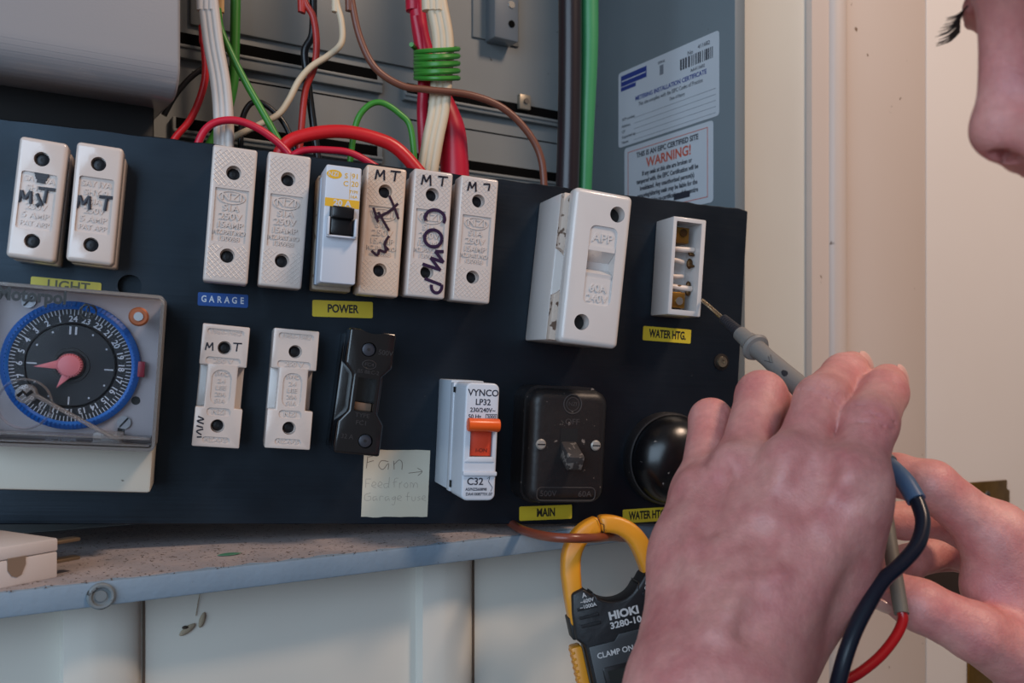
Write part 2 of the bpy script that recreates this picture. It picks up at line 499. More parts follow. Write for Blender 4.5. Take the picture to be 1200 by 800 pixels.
# electricity meter, upper left
mm = mat('meter_grey', (150, 150, 154), 0.24, 0.1, bump=(900, 0.06))
u1, v1 = bk(208, 116, -60); 
pr = rrect(-440, u1, v1, v1 + 230, 6, 5)
mt = thing('electricity_meter', 'large smooth light grey electricity meter housing above the two glazed fuses', 'meter', CAB.m)
body = MB()
# housing: rounded lower front edge, profile in (n, v) swept along u
prof = [(-150, v1 + 2)]
R = 16
for k in range(10):
    t = math.radians(-90 + 90 * k / 9); prof.append((-52 - R + R * math.cos(t), v1 + R + R * math.sin(t)))
for k in range(8):
    t = math.radians(70 * k / 7); prof.append((-52 - 40 + 40 * math.cos(t), v1 + 62 + 40 * math.sin(t)))
prof += [(-95, v1 + 200), (-150, v1 + 200)]
mx = Matrix(((0, 0, 1, 0), (0, 1, 0, 0), (1, 0, 0, 0), (0, 0, 0, 1)))
body.prism(prof, -440, u1, 2.2, 3, m=mx)
part('housing', body, mm, mt)
part('shade_block', MB().b2(-435, u1 - 6, v1 - 40, v1 + 4, -150, -84, 3), mat('shade_block_black', (14, 14, 15), .6), mt, label='black block standing for the shade under the meter')  # black block added for the dark shade below the meter housing

# stickers on the cabinet's inner side
SIDE = Frame(CAB.pt(us * K, 0, 0) - CAB.h * 0.00015, CAB.n, (0, 0, 1))
paper_w = mat('sticker_white', (200, 202, 206), 0.4, var=((186, 188, 194), 20, .5))
ink_b = mat('ink_blue', (38, 56, 128), .5); ink_k = mat('ink_dark', (44, 46, 56), .5); ink_r = mat('ink_red', (196, 84, 60), .5)
ink_g = mat('ink_grey', (120, 124, 132), .5)
def sticker(corners, name, label):
    q = [SIDE.hit(*c) for c in corners]
    c = sum(q, Vector((0, 0))) / 4
    w = (q[1].x + q[2].x - q[0].x - q[3].x) / 2 / K; h = (q[0].y + q[1].y - q[2].y - q[3].y) / 2 / K
    t = thing(name, label, 'sticker', SIDE.at(c.x, c.y))
    part('sheet', MB().prism(rrect(-w / 2, w / 2, -h / 2, h / 2, 2.5), 0, .18), paper_w, t)
    return t, w, h
t, w, h = sticker([(725, 82), (843, 40), (843, 137), (725, 172)], 'certificate_sticker', 'white metering installation certificate sticker with a barcode')
z = .26
part('logo_block', MB().b2(-w / 2 + 3, -w / 2 + 32, h / 2 - 11, h / 2 - 3, .15, z), ink_b, t)
part('logo_block', MB().b2(-w / 2 + 3, -w / 2 + 20, h / 2 - 14.5, h / 2 - 11.6, .15, z), ink_b, t)
part('logo_stripe', MB().b2(-w / 2 + 4, -w / 2 + 31, h / 2 - 7.6, h / 2 - 6.8, z - .05, z + .06), paper_w, t)
part('lettering', lettering([('METERING INSTALLATION CERTIFICATE', 4, 4, 4.4, .92)], z, .06, .02), ink_b, t)
letters('lettering', [('This site complies with the EIPC Codes of Practice', 4, -.8, 4.0, .8), ('Date of Expiry', 12, -5.5, 3.2, .8), ('ICP number', -w/2+12, -8, 3), ('Address', -w/2+9, -13, 3), ('CP', -w/2+6, -17, 3), ('Inspected by', -w/2+12, -21, 3), ('Name', -w/2+8, -25, 3), ('411682', w/2-14, h/2-5.5, 3.8), ('SERIAL', -4, h/2-5, 2.6), ('No', w/2-27, h/2-7, 4), ('AA411682', w/2-20, h/2-19.5, 3.2)], z, .06, 0, ink_k, t)
bc = MB(); x = w / 2 - 37; random.seed(5)
while x < w / 2 - 6:
    bw = random.choice((.7, 1.1, 1.6)); bc.b2(x, x + bw, h / 2 - 16.5, h / 2 - 9, .15, z); x += bw + random.choice((.6, .9, 1.3))
part('barcode', bc, ink_k, t)
ln = MB()
for k in range(5): ln.b2(-w / 2 + 18, w / 2 - 3, -9.6 - 4 * k, -9.3 - 4 * k, .15, z)
part('form_line', ln, ink_g, t)
bx = MB().b2(-6, -2, h / 2 - 14, h / 2 - 7, .15, .2)
part('tick_box', bx, ink_g, t)
t, w, h = sticker([(732, 172), (836, 143), (836, 236), (732, 260)], 'warning_sticker', 'white certified site sticker with a red printed warning heading')
part('lettering', lettering([('WARNING!', 2, h / 2 - 15.5, 9.5, .95)], z, .06, .02), ink_r, t)
L = ['If any seals at this site are broken or', 'tampered with, the EIPC Certification will be', 'invalidated. Any unauthorised person(s)', 'removing/altering seals may be liable for the', 'total cost of the re-certification of the entire', 'site to the EIPC standard']
letters('lettering', [('THIS IS AN EIPC CERTIFIED SITE', 0, h / 2 - 8, 5.2, .88)] + [(s_, 0 if i < 5 else -16, h / 2 - 22.5 - 5.2 * i, 4.6, .76) for i, s_ in enumerate(L)], z, .06, .025, ink_k, t)
bd = MB()
for x0, x1, y0, y1 in ((-w / 2 + 4, w / 2 - 5, h / 2 - 4, h / 2 - 3.5), (-w / 2 + 4, w / 2 - 5, -h / 2 + 4, -h / 2 + 4.5), (-w / 2 + 4, -w / 2 + 4.5, -h / 2 + 4, h / 2 - 4), (w / 2 - 5.5, w / 2 - 5, -h / 2 + 4, h / 2 - 4)):
    bd.b2(x0, x1, y0, y1, .15, z)
part('border_line', bd, ink_r, t)
part('logo_block', MB().b2(w / 2 - 38, w / 2 - 22, -h / 2 + 7, -h / 2 + 11.5, .15, z), ink_k, t)

# ================================================================= wires behind the board
def depth_board(px, py): 
    r = ray(px, py); return ((BOARD.o - EYE).dot(BOARD.n)) / r.dot(BOARD.n)
def wire(name, pts, rpx, m, label, off=0.03, group=None, sub=6, flat=None):
    """pts: (px, py[, extra depth]) seen above the board edge, off = metres behind the board"""
    w3 = []
    if pts[0][1] <= 0:                       # runs on up to the cabinet's top
        p0 = pts[0]; pts = [(p0[0], -620.0 - random.random() * 5)] + list(pts)
        if isinstance(rpx, (list, tuple)): rpx = [rpx[0]] + list(rpx)
    for p in pts:
        d = depth_board(p[0], min(p[1], 240)) + off + (p[2] if len(p) > 2 else 0)
        w3.append(P(p[0], p[1], d))
    d0 = (w3[0] - EYE).y
    r = rpx if isinstance(rpx, (list, tuple)) else [rpx] * len(pts)
    rr = []
    for i in range(len(pts) - 1):
        for k in range(sub): rr.append((r[i] + (r[i + 1] - r[i]) * k / sub) * (w3[i].y) / F)
    rr.append(r[-1] * w3[-1].y / F)
    o = solo(name, MB().tube(spline(w3, sub), rr, 12, flat=flat), m, label, 'wire', k=1, group=group)
    return o
pvc = dict(rough=0.35)
red = mat('pvc_red', (206, 30, 36), .35, var=((172, 22, 30), 60, .5)); red2 = mat('pvc_red_dull', (170, 44, 38), .4); crim = mat('pvc_crimson', (196, 24, 54), .38, var=((160, 16, 40), 30, .5))
grn = mat('pvc_green', (56, 132, 44), .4); grn2 = mat('pvc_green_pale', (62, 142, 92), .4, var=((36, 120, 70), 25, .6))
blk = mat('pvc_black', (18, 18, 22), .35); crm = mat('pvc_cream', (214, 196, 168), .45, var=((188, 160, 128), 45, .6)); wht = mat('pvc_white', (206, 196, 188), .4, var=((180, 166, 156), 40, .5))
brn = mat('pvc_brown', (112, 66, 50), .4); ppl = mat('pvc_black_purple', (34, 26, 30), .3)
wire('red_wire', [(239, 0), (237, 30), (241, 80), (236, 110), (223, 140), (205, 162), (190, 190)], 4.2, red, 'red wire hanging down beside the grey meter housing', .03)
wire('green_wire', [(276, -40), (276, 0), (275, 60), (273, 100), (262, 140), (240, 180)], [5.8] * 6, grn, 'thick green wire running straight down behind the white three core cable', .07)
wire('green_wire', [(255, 10), (259, 35), (272, 65), (290, 100), (310, 135), (335, 180)], 4.2, grn, 'thin green wire slanting away from the white three core cable', .03)
wire('black_wire', [(282, 190), (283, 145), (292, 123), (305, 120), (320, 130), (335, 148), (350, 185)], 3.4, blk, 'small black wire looping up behind the red arched wire', .05)
wire('black_wire', [(238, 80), (222, 92), (205, 112), (192, 135)], 3.4, blk, 'short black wire slanting away behind the red wire near the meter', .06)
wire('red_wire', [(225, 195), (234, 163), (246, 147), (264, 141), (285, 143), (310, 155), (335, 176), (350, 200)], 4.6, crim, 'pinkish red wire arching in front of the white three core cable', .012)
wire('cream_wire', [(392, -40), (394, 0), (400, 25), (400, 50), (385, 65), (365, 78), (350, 95), (338, 118), (325, 135), (300, 148), (268, 165), (250, 190)], 3.8, crm, 'cream wire bent in a zigzag from the top of the cabinet', .042)
wire('black_wire', [(367, -40), (367, 0), (366, 40), (357, 60), (360, 90), (365, 130), (373, 190)], 4.4, blk, 'black wire hanging behind the cream zigzag wire', .055)
wire('red_wire', [(352, -40), (357, 0), (367, 20), (371, 50), (368, 80), (358, 105), (354, 140), (350, 190)], 4.0, red2, 'dull orange red wire twisting beside the black hanging wire', .048)
wire('brown_wire', [(408, -40), (412, 0), (422, 45), (440, 80), (470, 100), (500, 105), (550, 111), (590, 127), (620, 157), (635, 190), (638, 240)], 4.2, brn, 'brown wire sagging across in front of the cream cable bundle', .030)
wire('green_wire', [(408, 210), (416, 150), (428, 127), (446, 120), (468, 133), (482, 153), (487, 215)], 3.6, grn, 'thin green wire making a small arch above the middle fuses', .03)
wire('red_wire', [(320, 200), (334, 170), (360, 158), (400, 154), (440, 162), (470, 178), (510, 225)], 8.0, red, 'thickest bright red wire arching low along the board edge', .016)
wire('red_wire', [(330, 200), (350, 178), (390, 176), (420, 183), (470, 215)], 4.2, crim, 'thin red wire lying under the thickest red arch', .010)
wire('red_wire', [(484, -40), (488, 0), (494, 45), (508, 95), (524, 135), (531, 165), (534, 240)], [9.5, 9.5, 10, 12, 15, 16.5, 18], crim, 'wide dark red cable passing behind the cream cable bundle', .052)
wire('red_wire', [(487, 20), (494, 60), (496, 100), (495, 140), (500, 230)], 6.5, crim, 'thinner red wire running alongside the cream cable bundle under the green tie', .050)
# multi core flat cables
def flat_cable(name, label, cores, m, pts, rpx, off):
    pts = [(pts[0][0], -620)] + pts
    t = thing(name, label, 'cable', Matrix.Translation(P(pts[0][0], pts[0][1], depth_board(*pts[0]) + off)))
    inv = t.matrix_world.inverted()
    for c in cores:
        w3 = [P(px + c, py, depth_board(px, min(py, 240)) + off) for px, py in pts]
        sp = [inv @ q for q in spline(w3, 6)]
        part('core', MB().tube(sp, rpx * 0.49 / F, 12), m, t, k=1)
    return t
flat_cable('white_cable', 'white three core cable hanging beside the grey meter housing', (-6.2, 0, 6.2), wht, [(242, -40), (244, 0), (250, 50), (258, 95), (262, 140), (262, 200)], 5.6, .020)
flat_cable('cream_cable', 'cream flat cable bundle tied round with green wire', (-6.6, 0, 6.6), crm, [(506, -40), (511, 0), (519, 45), (518, 85), (514, 130), (507, 165), (496, 230)], 6.8, .036)
# the green tie: helix round both
hp = []
for i in range(9 * 20 + 1):
    a_ = 2 * math.pi * i / 20; turn = i / 20
    hp.append(P(512 + 25 * math.cos(a_), 55 + turn * 4.3 + 2.0 * math.cos(a_ * .5), depth_board(512, 70) + .046 - .018 * math.sin(a_)))
hp = [P(482, 52, depth_board(500, 60) + .04)] + hp[10:]
solo('tie_wire', MB().tube(hp, 2.9 * .54 / F, 8), grn, 'green wire wound several turns round the cream and red cables', 'wire', k=1)
wire('black_cable', [(668, -40), (668, 60), (667, 150), (664, 250)], 14, ppl, 'thick shiny black cable hanging vertically next to the wide green one', .030)
wire('green_cable', [(690, -40), (690, 60), (687, 150), (684, 250)], [11.5, 11, 9.5, 8.5], grn2, 'wide pale green cable hanging vertically beside the sticker wall', .035)
tn = mat('frayed_tan', (196, 160, 110), .7)
wire('tan_wire', [(259, -40), (258, 0), (257, 14), (259, 30)], [4, 4, 4, 1.5], tn, 'short frayed tan wire end at the top beside the white cable', .032)
# ================================================================= the black switchboard panel
def board_mat():
    m = mat('board_black', (8, 8, 10), 0.36, spec=0.5, var=((18, 22, 31), 14, .75), specks=((66, 62, 62), 190, 0.745))  # bluish patches: worn paint, plus some of the sheen put into the colour
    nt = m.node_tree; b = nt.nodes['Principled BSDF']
    b.inputs['Specular Tint'].default_value = (.60, .80, 1.0, 1)  # blue of the reflected daylight put into the gloss tint
    tc = [n for n in nt.nodes if n.type == 'TEX_COORD'][0]
    mp = nt.nodes.new('ShaderNodeMapping'); mp.inputs['Scale'].default_value = (14, 420, 60)
    n = nt.nodes.new('ShaderNodeTexNoise'); n.inputs['Scale'].default_value = 1.0; n.inputs['Detail'].default_value = 5
    nt.links.new(tc.outputs['Object'], mp.inputs['Vector']); nt.links.new(mp.outputs[0], n.inputs['Vector'])
    bp = nt.nodes.new('ShaderNodeBump'); bp.inputs['Strength'].default_value = 0.16; bp.inputs['Distance'].default_value = 0.0005
    nt.links.new(n.outputs['Fac'], bp.inputs['Height']); nt.links.new(bp.outputs['Normal'], b.inputs['Normal'])
    n2 = nt.nodes.new('ShaderNodeTexNoise'); n2.inputs['Scale'].default_value = 22; n2.inputs['Detail'].default_value = 6
    nt.links.new(tc.outputs['Object'], n2.inputs['Vector'])
    mr = nt.nodes.new('ShaderNodeMapRange'); mr.inputs[1].default_value = .3; mr.inputs[2].default_value = .7; mr.inputs[3].default_value = .27; mr.inputs[4].default_value = .50
    nt.links.new(n2.outputs['Fac'], mr.inputs[0]); nt.links.new(mr.outputs[0], b.inputs['Roughness'])
    return m
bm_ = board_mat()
def px(x, y, h=0.0):
    q = BOARD.hit(x, y, h * K); return q.x / K, q.y / K
random.seed(11)
pl = [(-175, -93)]
x = -175
top = []
while x < 310:
    top.append((x, 100 + random.uniform(-.45, .25))); x += random.uniform(4, 9)
poly = [(-175, -93), (310, -93), (310, 99)] + [p for p in top[::-1] if p[0] < 309]
hx, hy = px(152, 335)
me = carve(MB().prism(poly, -8, 0, 0.5, 1), MB().cyl(hx, hy, -7, 4, 5.6, seg=28), name='board')
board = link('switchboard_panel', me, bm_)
board.matrix_world = BOARD.m
tag(board, 'black switchboard panel carrying the fuses, timer and switches', 'panel')
sx, sy = px(845, 424)
s = part('screw', MB().lathe([(0, 1.2), (1.2, 1.2), (1.3, 2.0), (3.1, 2.1), (3.5, 1.4), (3.6, 0)], 24, sx, sy), mat('screw_nickel', (150, 136, 116), .3, .9), board)
part('washer', MB().lathe([(3.4, 0.9), (5.0, .6), (5.1, 0), (3.4, 0)], 24, sx, sy), mat('washer_dark', (40, 34, 30), .5, .5), s)

# ---------------------------------------------------------------- shared device materials
def knurl(name, col, strength=.55, rough=.28):
    m = mat(name, col, rough, var=((200, 184, 170), 40, .35))
    return m
porc = mat('fuse_cream', (202, 189, 181), .27, bump=(420, .12), var=((196, 182, 174), 45, .5), coat=.25)
porc_y = mat('fuse_cream_stained', (210, 192, 176), .27, bump=(420, .12), var=((206, 168, 138), 22, .6), coat=.25)
porc_gl = mat('fuse_glazed', (208, 196, 190), .14, bump=(60, .25), coat=.6, var=((196, 176, 160), 40, .4))
porc_w = mat('fuse_white', (206, 200, 196), .24, bump=(120, .1), coat=.3, var=((196, 186, 180), 30, .4))
scr = mat('screw_black', (26, 27, 32), .35, .4)
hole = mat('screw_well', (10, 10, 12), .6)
marker = mat('marker_black', (26, 22, 34), .35)
marker_p = mat('marker_purple', (40, 18, 52), .35)
def screw_in(t, x, y, zf, r=3.2, deep=4.5):
    s = part('screw', MB().cyl(x, y, zf - deep - 3, zf - deep, r - .25, seg=22, bev=.5), scr, t)
    part('screw_slot', MB().cyl(x, y, zf - deep - .6, zf - deep + .08, .9, seg=10), hole, s)
def ring(cx, cy, rx, ry, z, r=.28, n=28):
    pts = [(cx + rx * math.cos(2 * math.pi * i / n), cy + ry * math.sin(2 * math.pi * i / n), z) for i in range(n + 1)]
    return MB().tube(pts, r, 6)

# ---------------------------------------------------------------- ribbed cream fuses (top row)
FW, FH, FZ = 20.8, 66.0, 25.0
def fuse_meshes():
    base = MB().box(0, 0, 6, FW - 1.6, FH - 3, 12, 1.0).make('fuse_base')
    cut = MB().cyl(0, FH * .31, FZ - 5, FZ + 5, 3.5, seg=28).cyl(0, -FH * .30, FZ - 5, FZ + 5, 3.5, seg=28)
    cut.b2(-FW / 2 + 2.6, FW / 2 - 2.6, -FH * .20, FH * .19, FZ - .8, FZ + 4)
    body = carve(MB().box(0, 0, 18.3, FW, FH, 13.4, 1.3, 3), cut, name='fuse_carrier')
    kn = MB()                                       # diamond ribs on both ends
    for sgn, y0, y1 in ((1, FH * .20, FH / 2 - 1.4), (-1, -FH / 2 + 1.4, -FH * .215)):
        for d in (1, -1):
            for k in range(-14, 15):
                c = k * 2.5; pts = []
                xa, xb = -FW / 2 + 1.3, FW / 2 - 1.3
                p = []
                for xx in np.linspace(xa, xb, 15):
                    yy = (y0 + y1) / 2 + d * xx + c
                    hy_ = FH * .31 if sgn > 0 else -FH * .30
                    if y0 + .2 < yy < y1 - .2 and math.hypot(xx, yy - hy_) > 4.1: p.append((xx, yy, FZ + .02))
                    else:
                        if len(p) > 1: kn.tube([p[0], p[-1]], .26, 4, flat=((0, 0, 1), .6))
                        p = []
                if len(p) > 1: kn.tube([p[0], p[-1]], .26, 4, flat=((0, 0, 1), .6))
    ribs = kn.make('diamond_ribs', smooth=0)
    z = FZ - .75
    lt = lettering([('NZI', 0, 8.6, 5.2, 1.15), ('S1A', 0, 3.3, 4.2, 1.1), ('250V', 0, -.9, 4.4, 1.15), ('15AMP', 0, -5.0, 4.0, 1.05), ('NZ.PAT.NO', 0, -8.6, 3.0, .95), ('130988', 0, -11.6, 3.2, 1.05)], z, .45, .012)
    lt.mesh(ring(0, 8.5, 6.2, 3.0, z + .1, .35).make(k=1))
    return base, body, ribs, lt.make('lettering', smooth=0)
FM = fuse_meshes()
def cream_fuse(corners, label, m):
    mtx, w, h = fit(corners, FZ)
    t = thing('fuse', label, 'fuse', mtx, 'ribbed cream fuses in the top row')
    for nm, me in zip(('base', 'carrier', 'diamond_ribs', 'embossed_lettering'), FM):
        o = bpy.data.objects.new(nm, me.copy()); COL.objects.link(o); o.parent = t; o.data.materials.append(m)
        if nm == 'diamond_ribs': o['kind'] = 'stuff'
    screw_in(t, 0, FH * .31, FZ); screw_in(t, 0, -FH * .30, FZ)
    return t
f3 = cream_fuse([(250, 169.5), (302, 175), (290.4, 333.5), (237, 329)], 'ribbed cream fuse directly above the blue GARAGE label', porc)
f4 = cream_fuse([(314.3, 178), (365.3, 183), (353.3, 339), (302.4, 333.5)], 'unmarked ribbed cream fuse standing next to the yellow-topped circuit breaker', porc)
f6 = cream_fuse([(429.7, 192.8), (477.3, 197.5), (466.9, 348.8), (418.7, 344.7)], 'stained cream fuse marked MT with a scrawled X and 3', porc_y)
f7 = cream_fuse([(486, 197.5), (531, 202.5), (521, 350), (475, 346.6)], 'cream fuse marked COMP in purple pen', porc)
f8 = cream_fuse([(541, 205), (584.3, 210), (573.9, 356), (529, 352)], 'cream fuse marked only MT, standing beside the fuse marked COMP', porc)
def M_(x, y, s): return [[(x - 2.6 * s, y - 2.2 * s), (x - 2.0 * s, y + 2.2 * s)], [(x - 2.0 * s, y + 2.2 * s), (x - .7 * s, y - .8 * s)], [(x - .7 * s, y - .8 * s), (x + 1.0 * s, y + 2.4 * s)], [(x + 1.0 * s, y + 2.4 * s), (x + 1.4 * s, y - 2.2 * s)]]
def T_(x, y, s): return [[(x - 2.0 * s, y + 2.1 * s), (x + 2.6 * s, y + 2.3 * s)], [(x + .3 * s, y + 2.2 * s), (x, y - 2.2 * s)]]
zt = FZ + .28
part('marker_writing', strokes(M_(-2.6, 28.3, 1.15) + T_(4.2, 28.6, 1.15), zt, .5), marker, f6)
part('marker_writing', strokes([[(2.0, 18.5), (4.5, 14), (7.6, 7.2)], [(6.8, 15.0), (2.0, 10.0), (-4.6, 6.2)], [(-5.6, 11.4), (-2.8, 4.4)], [(-3.0, 9.5), (3.2, .6)],
      [(3.4, -2.0), (1.4, -6.5), (3.6, -9.0)], [(1.4, -6.4), (2.2, -10.2), (-1.2, -9.6)], [(-1.2, -9.4), (-2.0, -12.4), (-5.0, -10.4)]], zt - .1, .75), mat('marker_maroon', (44, 16, 36), .35), f6)
part('marker_writing', strokes(M_(-3.0, 27.4, 1.2) + T_(4.6, 27.8, 1.15), zt, .5), marker, f7)
def arc(cx, cy, rx, ry, a0, a1, n=12): return [(cx + rx * math.cos(math.radians(a0 + (a1 - a0) * i / n)), cy + ry * math.sin(math.radians(a0 + (a1 - a0) * i / n))) for i in range(n + 1)]
part('marker_writing', strokes([arc(2.2, 8.4, 5.2, 4.4, -25, 205), arc(2.0, -2.0, 4.6, 4.4, 0, 360),
      [(-2.6, -15.8), (7.2, -18.0)], [(7.0, -18.2), (1.4, -12.2)], [(1.4, -12.2), (8.4, -13.8)], [(8.4, -13.8), (3.6, -8.6)], [(3.6, -8.6), (8.0, -8.2)],
      [(-1.0, -23.2), (8.0, -25.6)], arc(5.6, -26.6, 2.8, 3.4, 20, -190)], zt - .1, .95), marker_p, f7)
part('marker_writing', strokes(M_(-3.4, 27.4, 1.1) + [[(2.0, 29.6), (5.6, 30.0)], [(5.4, 29.8), (5.0, 26.5)]], zt, .5), marker, f8)

# ---------------------------------------------------------------- glazed fuses, far left
GW, GH, GZ = 20.2, 55.3, 25.0
def glazed(corners, label, extra):
    mtx, w, h = fit(corners, GZ)
    t = thing('fuse', label, 'fuse', mtx, 'glazed cream fuses above the timer')
    part('base', MB().b2(-GW / 2 + .6, GW / 2 + .2, -GH / 2 - .2, GH / 2 - 2, 0, 13, 1.2), porc_gl, t)
    cut = MB().cyl(0, GH * .335, GZ - 4, GZ + 5, 3.3, seg=28).cyl(0, -GH * .345, GZ - 4, GZ + 5, 3.3, seg=28)
    cut.prism(rrect(-GW / 2 + 2.6, GW / 2 - 2.6, -GH * .25, GH * .22, 1.2), GZ - 1.0, GZ + 4)
    o = link('carrier', carve(MB().box(0, 0, 19, GW, GH, 12, 2.0, 4), cut, name='glazed_carrier'), porc_gl, t)
    screw_in(t, 0, GH * .335, GZ, 3.1, 2.2); screw_in(t, 0, -GH * .345, GZ, 3.1, 2.2)
    lt = lettering([('SAY IVA', 0, 9.0, 3.6, 1.0), ('SHY 9', 0, 5.0, 3.6, 1.1), ('SIA', 0, .8, 3.6, 1.1), ('250V', 0, -3.4, 3.8, 1.1), ('5 AMP', 0, -7.4, 3.8, 1.1), ('PAT APP', 0, -11.2, 3.2, 1.0)], GZ - 1.0, .35, .012)
    part('embossed_lettering', lt, porc_gl, t, smooth=0)
    part('marker_writing', strokes(extra, GZ - .45, .85), marker, t)
    return t
g1 = glazed([(22.5, 160.5), (80.5, 166), (62.5, 308), (7, 300)], 'glazed cream fuse marked MT with a black blotch above the letters', M_(-4.2, .4, 1.25) + T_(3.0, 2.2, 1.5) + [[(-2.4, 12.2), (3.6, 12.0)], [(-2.0, 11.0), (3.4, 11.0)], [(-1.6, 10.0), (3.0, 9.8)], [(-1.0, 8.6), (2.4, 8.4)], [(-.4, 2.8), (2.2, -2.4)], [(1.8, -1.0), (-.2, -3.0)]])
g2 = glazed([(90, 166), (145, 172), (132.5, 310.5), (76, 306)], 'glazed cream fuse with a plain black MT and no blotch', M_(-4.0, 0, 1.35) + T_(4.4, .6, 1.45))

# ---------------------------------------------------------------- NZI circuit breaker with yellow print
mtx, w, h = fit([(382.5, 192.7), (424.3, 196.6), (416, 333.3), (374.6, 331)], 38)
br = thing('circuit_breaker', 'white circuit breaker with yellow print and black toggle between the cream fuses', 'circuit breaker', mtx)
brw = mat('breaker_white', (198, 200, 208), .35, bump=(90, .08), specks=((92, 66, 40), 150, .755))
brg = mat('breaker_side', (168, 178, 192), .4, bump=(90, .1), specks=((200, 206, 214), 260, .66))
yel = mat('print_yellow', (222, 170, 40), .4)
w, h = 17.2, 57.4
part('base', MB().b2(-w / 2 - 1.2, w / 2 + 1.4, -h / 2 - 2.0, h / 2 - 1.0, 0, 14, 1.0), mat('base_beige', (176, 160, 140), .4, specks=((120, 90, 60), 200, .62)), br)
part('flange', MB().b2(-w / 2 - .6, -w / 2 + 1.2, -h / 2, h / 2 - 3, 14, 20, .6), brg, br)
part('module', MB().prism(rrect(-w / 2, w / 2, -h / 2, h / 2, 1.0, 3), 14, 38, .7, 2, True), brw, br)
part('yellow_band', MB().b2(-w / 2 + .3, w / 2 - .3, 8.5, 12.6, 37.8, 38.1), yel, br)
part('yellow_lettering', lettering([('NZI', -5.0, 24.2, 3.0, 1.0), ('20A', 0, 13.0, 0.01)], 38.1, .05, .01), brw, br)
oval = MB().prism([(-4.6 + 3.7 * math.cos(2 * math.pi * i / 24), 24.2 + 2.2 * math.sin(2 * math.pi * i / 24)) for i in range(24)], 37.9, 38.08)
part('yellow_oval', oval, yel, br)
part('yellow_print', lettering([('S', 1.2, 24.0, 3.6), ('91', 5.6, 24.2, 3.6), ('C', 1.2, 20.2, 3.6), ('20', 5.6, 20.4, 3.6), ('TYPE', 5.2, 16.6, 2.0), ('16A', 5.4, 14.2, 2.2)], 38.05, .05, .01).b2(3.2, 3.4, 13, 26, 37.9, 38.08), yel, br)
part('band_lettering', lettering([('20 A', 0, 10.4, 4.0, 1.1)], 38.12, .05, .03), brw, br)
part('toggle_well', MB().b2(-5.8, 6.0, -5.8, 8.6, 37.8, 38.4, .2), hole, br)
tg = part('toggle', MB().b2(-5.2, 5.4, 2.4, 8.2, 38, 44, .8).b2(-5.2, 5.4, -5.2, 2.6, 38, 41.5, .6), mat('toggle_black', (14, 13, 16), .25), br)
part('toggle_guard', MB().b2(-7.0, -5.8, -6, 3, 37.8, 43, .5).b2(6.0, 7.4, -6, 3, 37.8, 43, .5).b2(-7, 7.4, -6.6, -5.6, 37.8, 41.5, .4), brw, br)

# ---------------------------------------------------------------- notched cream fuse holders, lower row
HW, HH, HZ = 22.2, 59.8, 22.0
def notched(corners, label, wr):
    mtx, w, h = fit(corners, HZ)
    t = thing('fuse_holder', label, 'fuse', mtx, 'notched cream fuse holders in the lower row')
    n0, n1, nw = -HH * .175, HH * .165, 3.9
    part('base', MB().b2(-HW / 2 + .3, HW / 2 - .6, -HH / 2 + .6, HH / 2 - .4, 0, 11, .9), porc_w, t)
    x = HW / 2; y = HH / 2
    poly = [(-x, -y), (x, -y), (x, n0), (x - nw, n0), (x - nw, n1), (x, n1), (x, y), (-x, y), (-x, n1), (-x + nw, n1), (-x + nw, n0), (-x, n0)]
    cut = MB().cyl(0, HH * .315, HZ - 5, HZ + 4, 3.3, seg=28).cyl(0, -HH * .325, HZ - 5, HZ + 4, 3.3, seg=28)
    for (a0, a1, b0, b1) in ((-8.6, 8.6, HH * .415, HH * .465), (-8.2, 8.2, HH * .175, HH * .235), (-4.7, 4.7, -HH * .155, HH * .135), (-5.6, 5.6, -HH * .245, -HH * .178), (-6.4, 6.4, -HH * .465, -HH * .415)):
        cut.prism(rrect(a0, a1, b0, b1, min((b1 - b0), (a1 - a0)) * .45), HZ - .6, HZ + 3)
    link('carrier', carve(MB().prism(poly, 11, HZ, .7, 2), cut, name='notched_carrier'), porc, t)
    screw_in(t, 0, HH * .315, HZ, 3.0); screw_in(t, 0, -HH * .325, HZ, 3.0)
    z = HZ - .6
    lt = lettering([('1961-1962', 0, HH * .44, 2.8, 1.2), ('250 V', 0, HH * .205, 3.3, 1.15), ('SWC', 0, 6.0, 2.9), ('2.4', 0, 2.6, 2.9), ('USE', 0, -.8, 2.9), ('20A', 0, -4.0, 2.9), ('S1A', 0, -7.2, 2.9), ('NZI', 0, -HH * .212, 3.3, 1.1), ('NZ.A.P.S', 0, -HH * .44, 2.8, 1.0)], z, .35, .012)
    part('embossed_lettering', lt, porc, t, smooth=0)
    for st in wr or []: part('marker_writing', strokes(st, HZ + .05, .4), marker, t)
    return t
notched([(238, 379), (293, 383), (280.5, 525.5), (224, 522.5)], 'notched cream fuse holder with handwritten M T, below the GARAGE label',
        [M_(-6.6, 18.8, .85), T_(5.6, 19.6, .9), [[(-9.4, -15.4), (-6.6, -16.6), (-9.6, -17.6), (-6.4, -18.8)], [(-9.6, -20), (-6.6, -20.6)], [(-6.4, -21.4), (-9.4, -22.6), (-7, -24.2)], [(-9.0, -25.4), (-6.8, -25.2)]]])
notched([(321, 384.5), (375, 387.5), (363, 527), (310, 525)], 'unmarked notched cream fuse holder beside the black fuse', None)

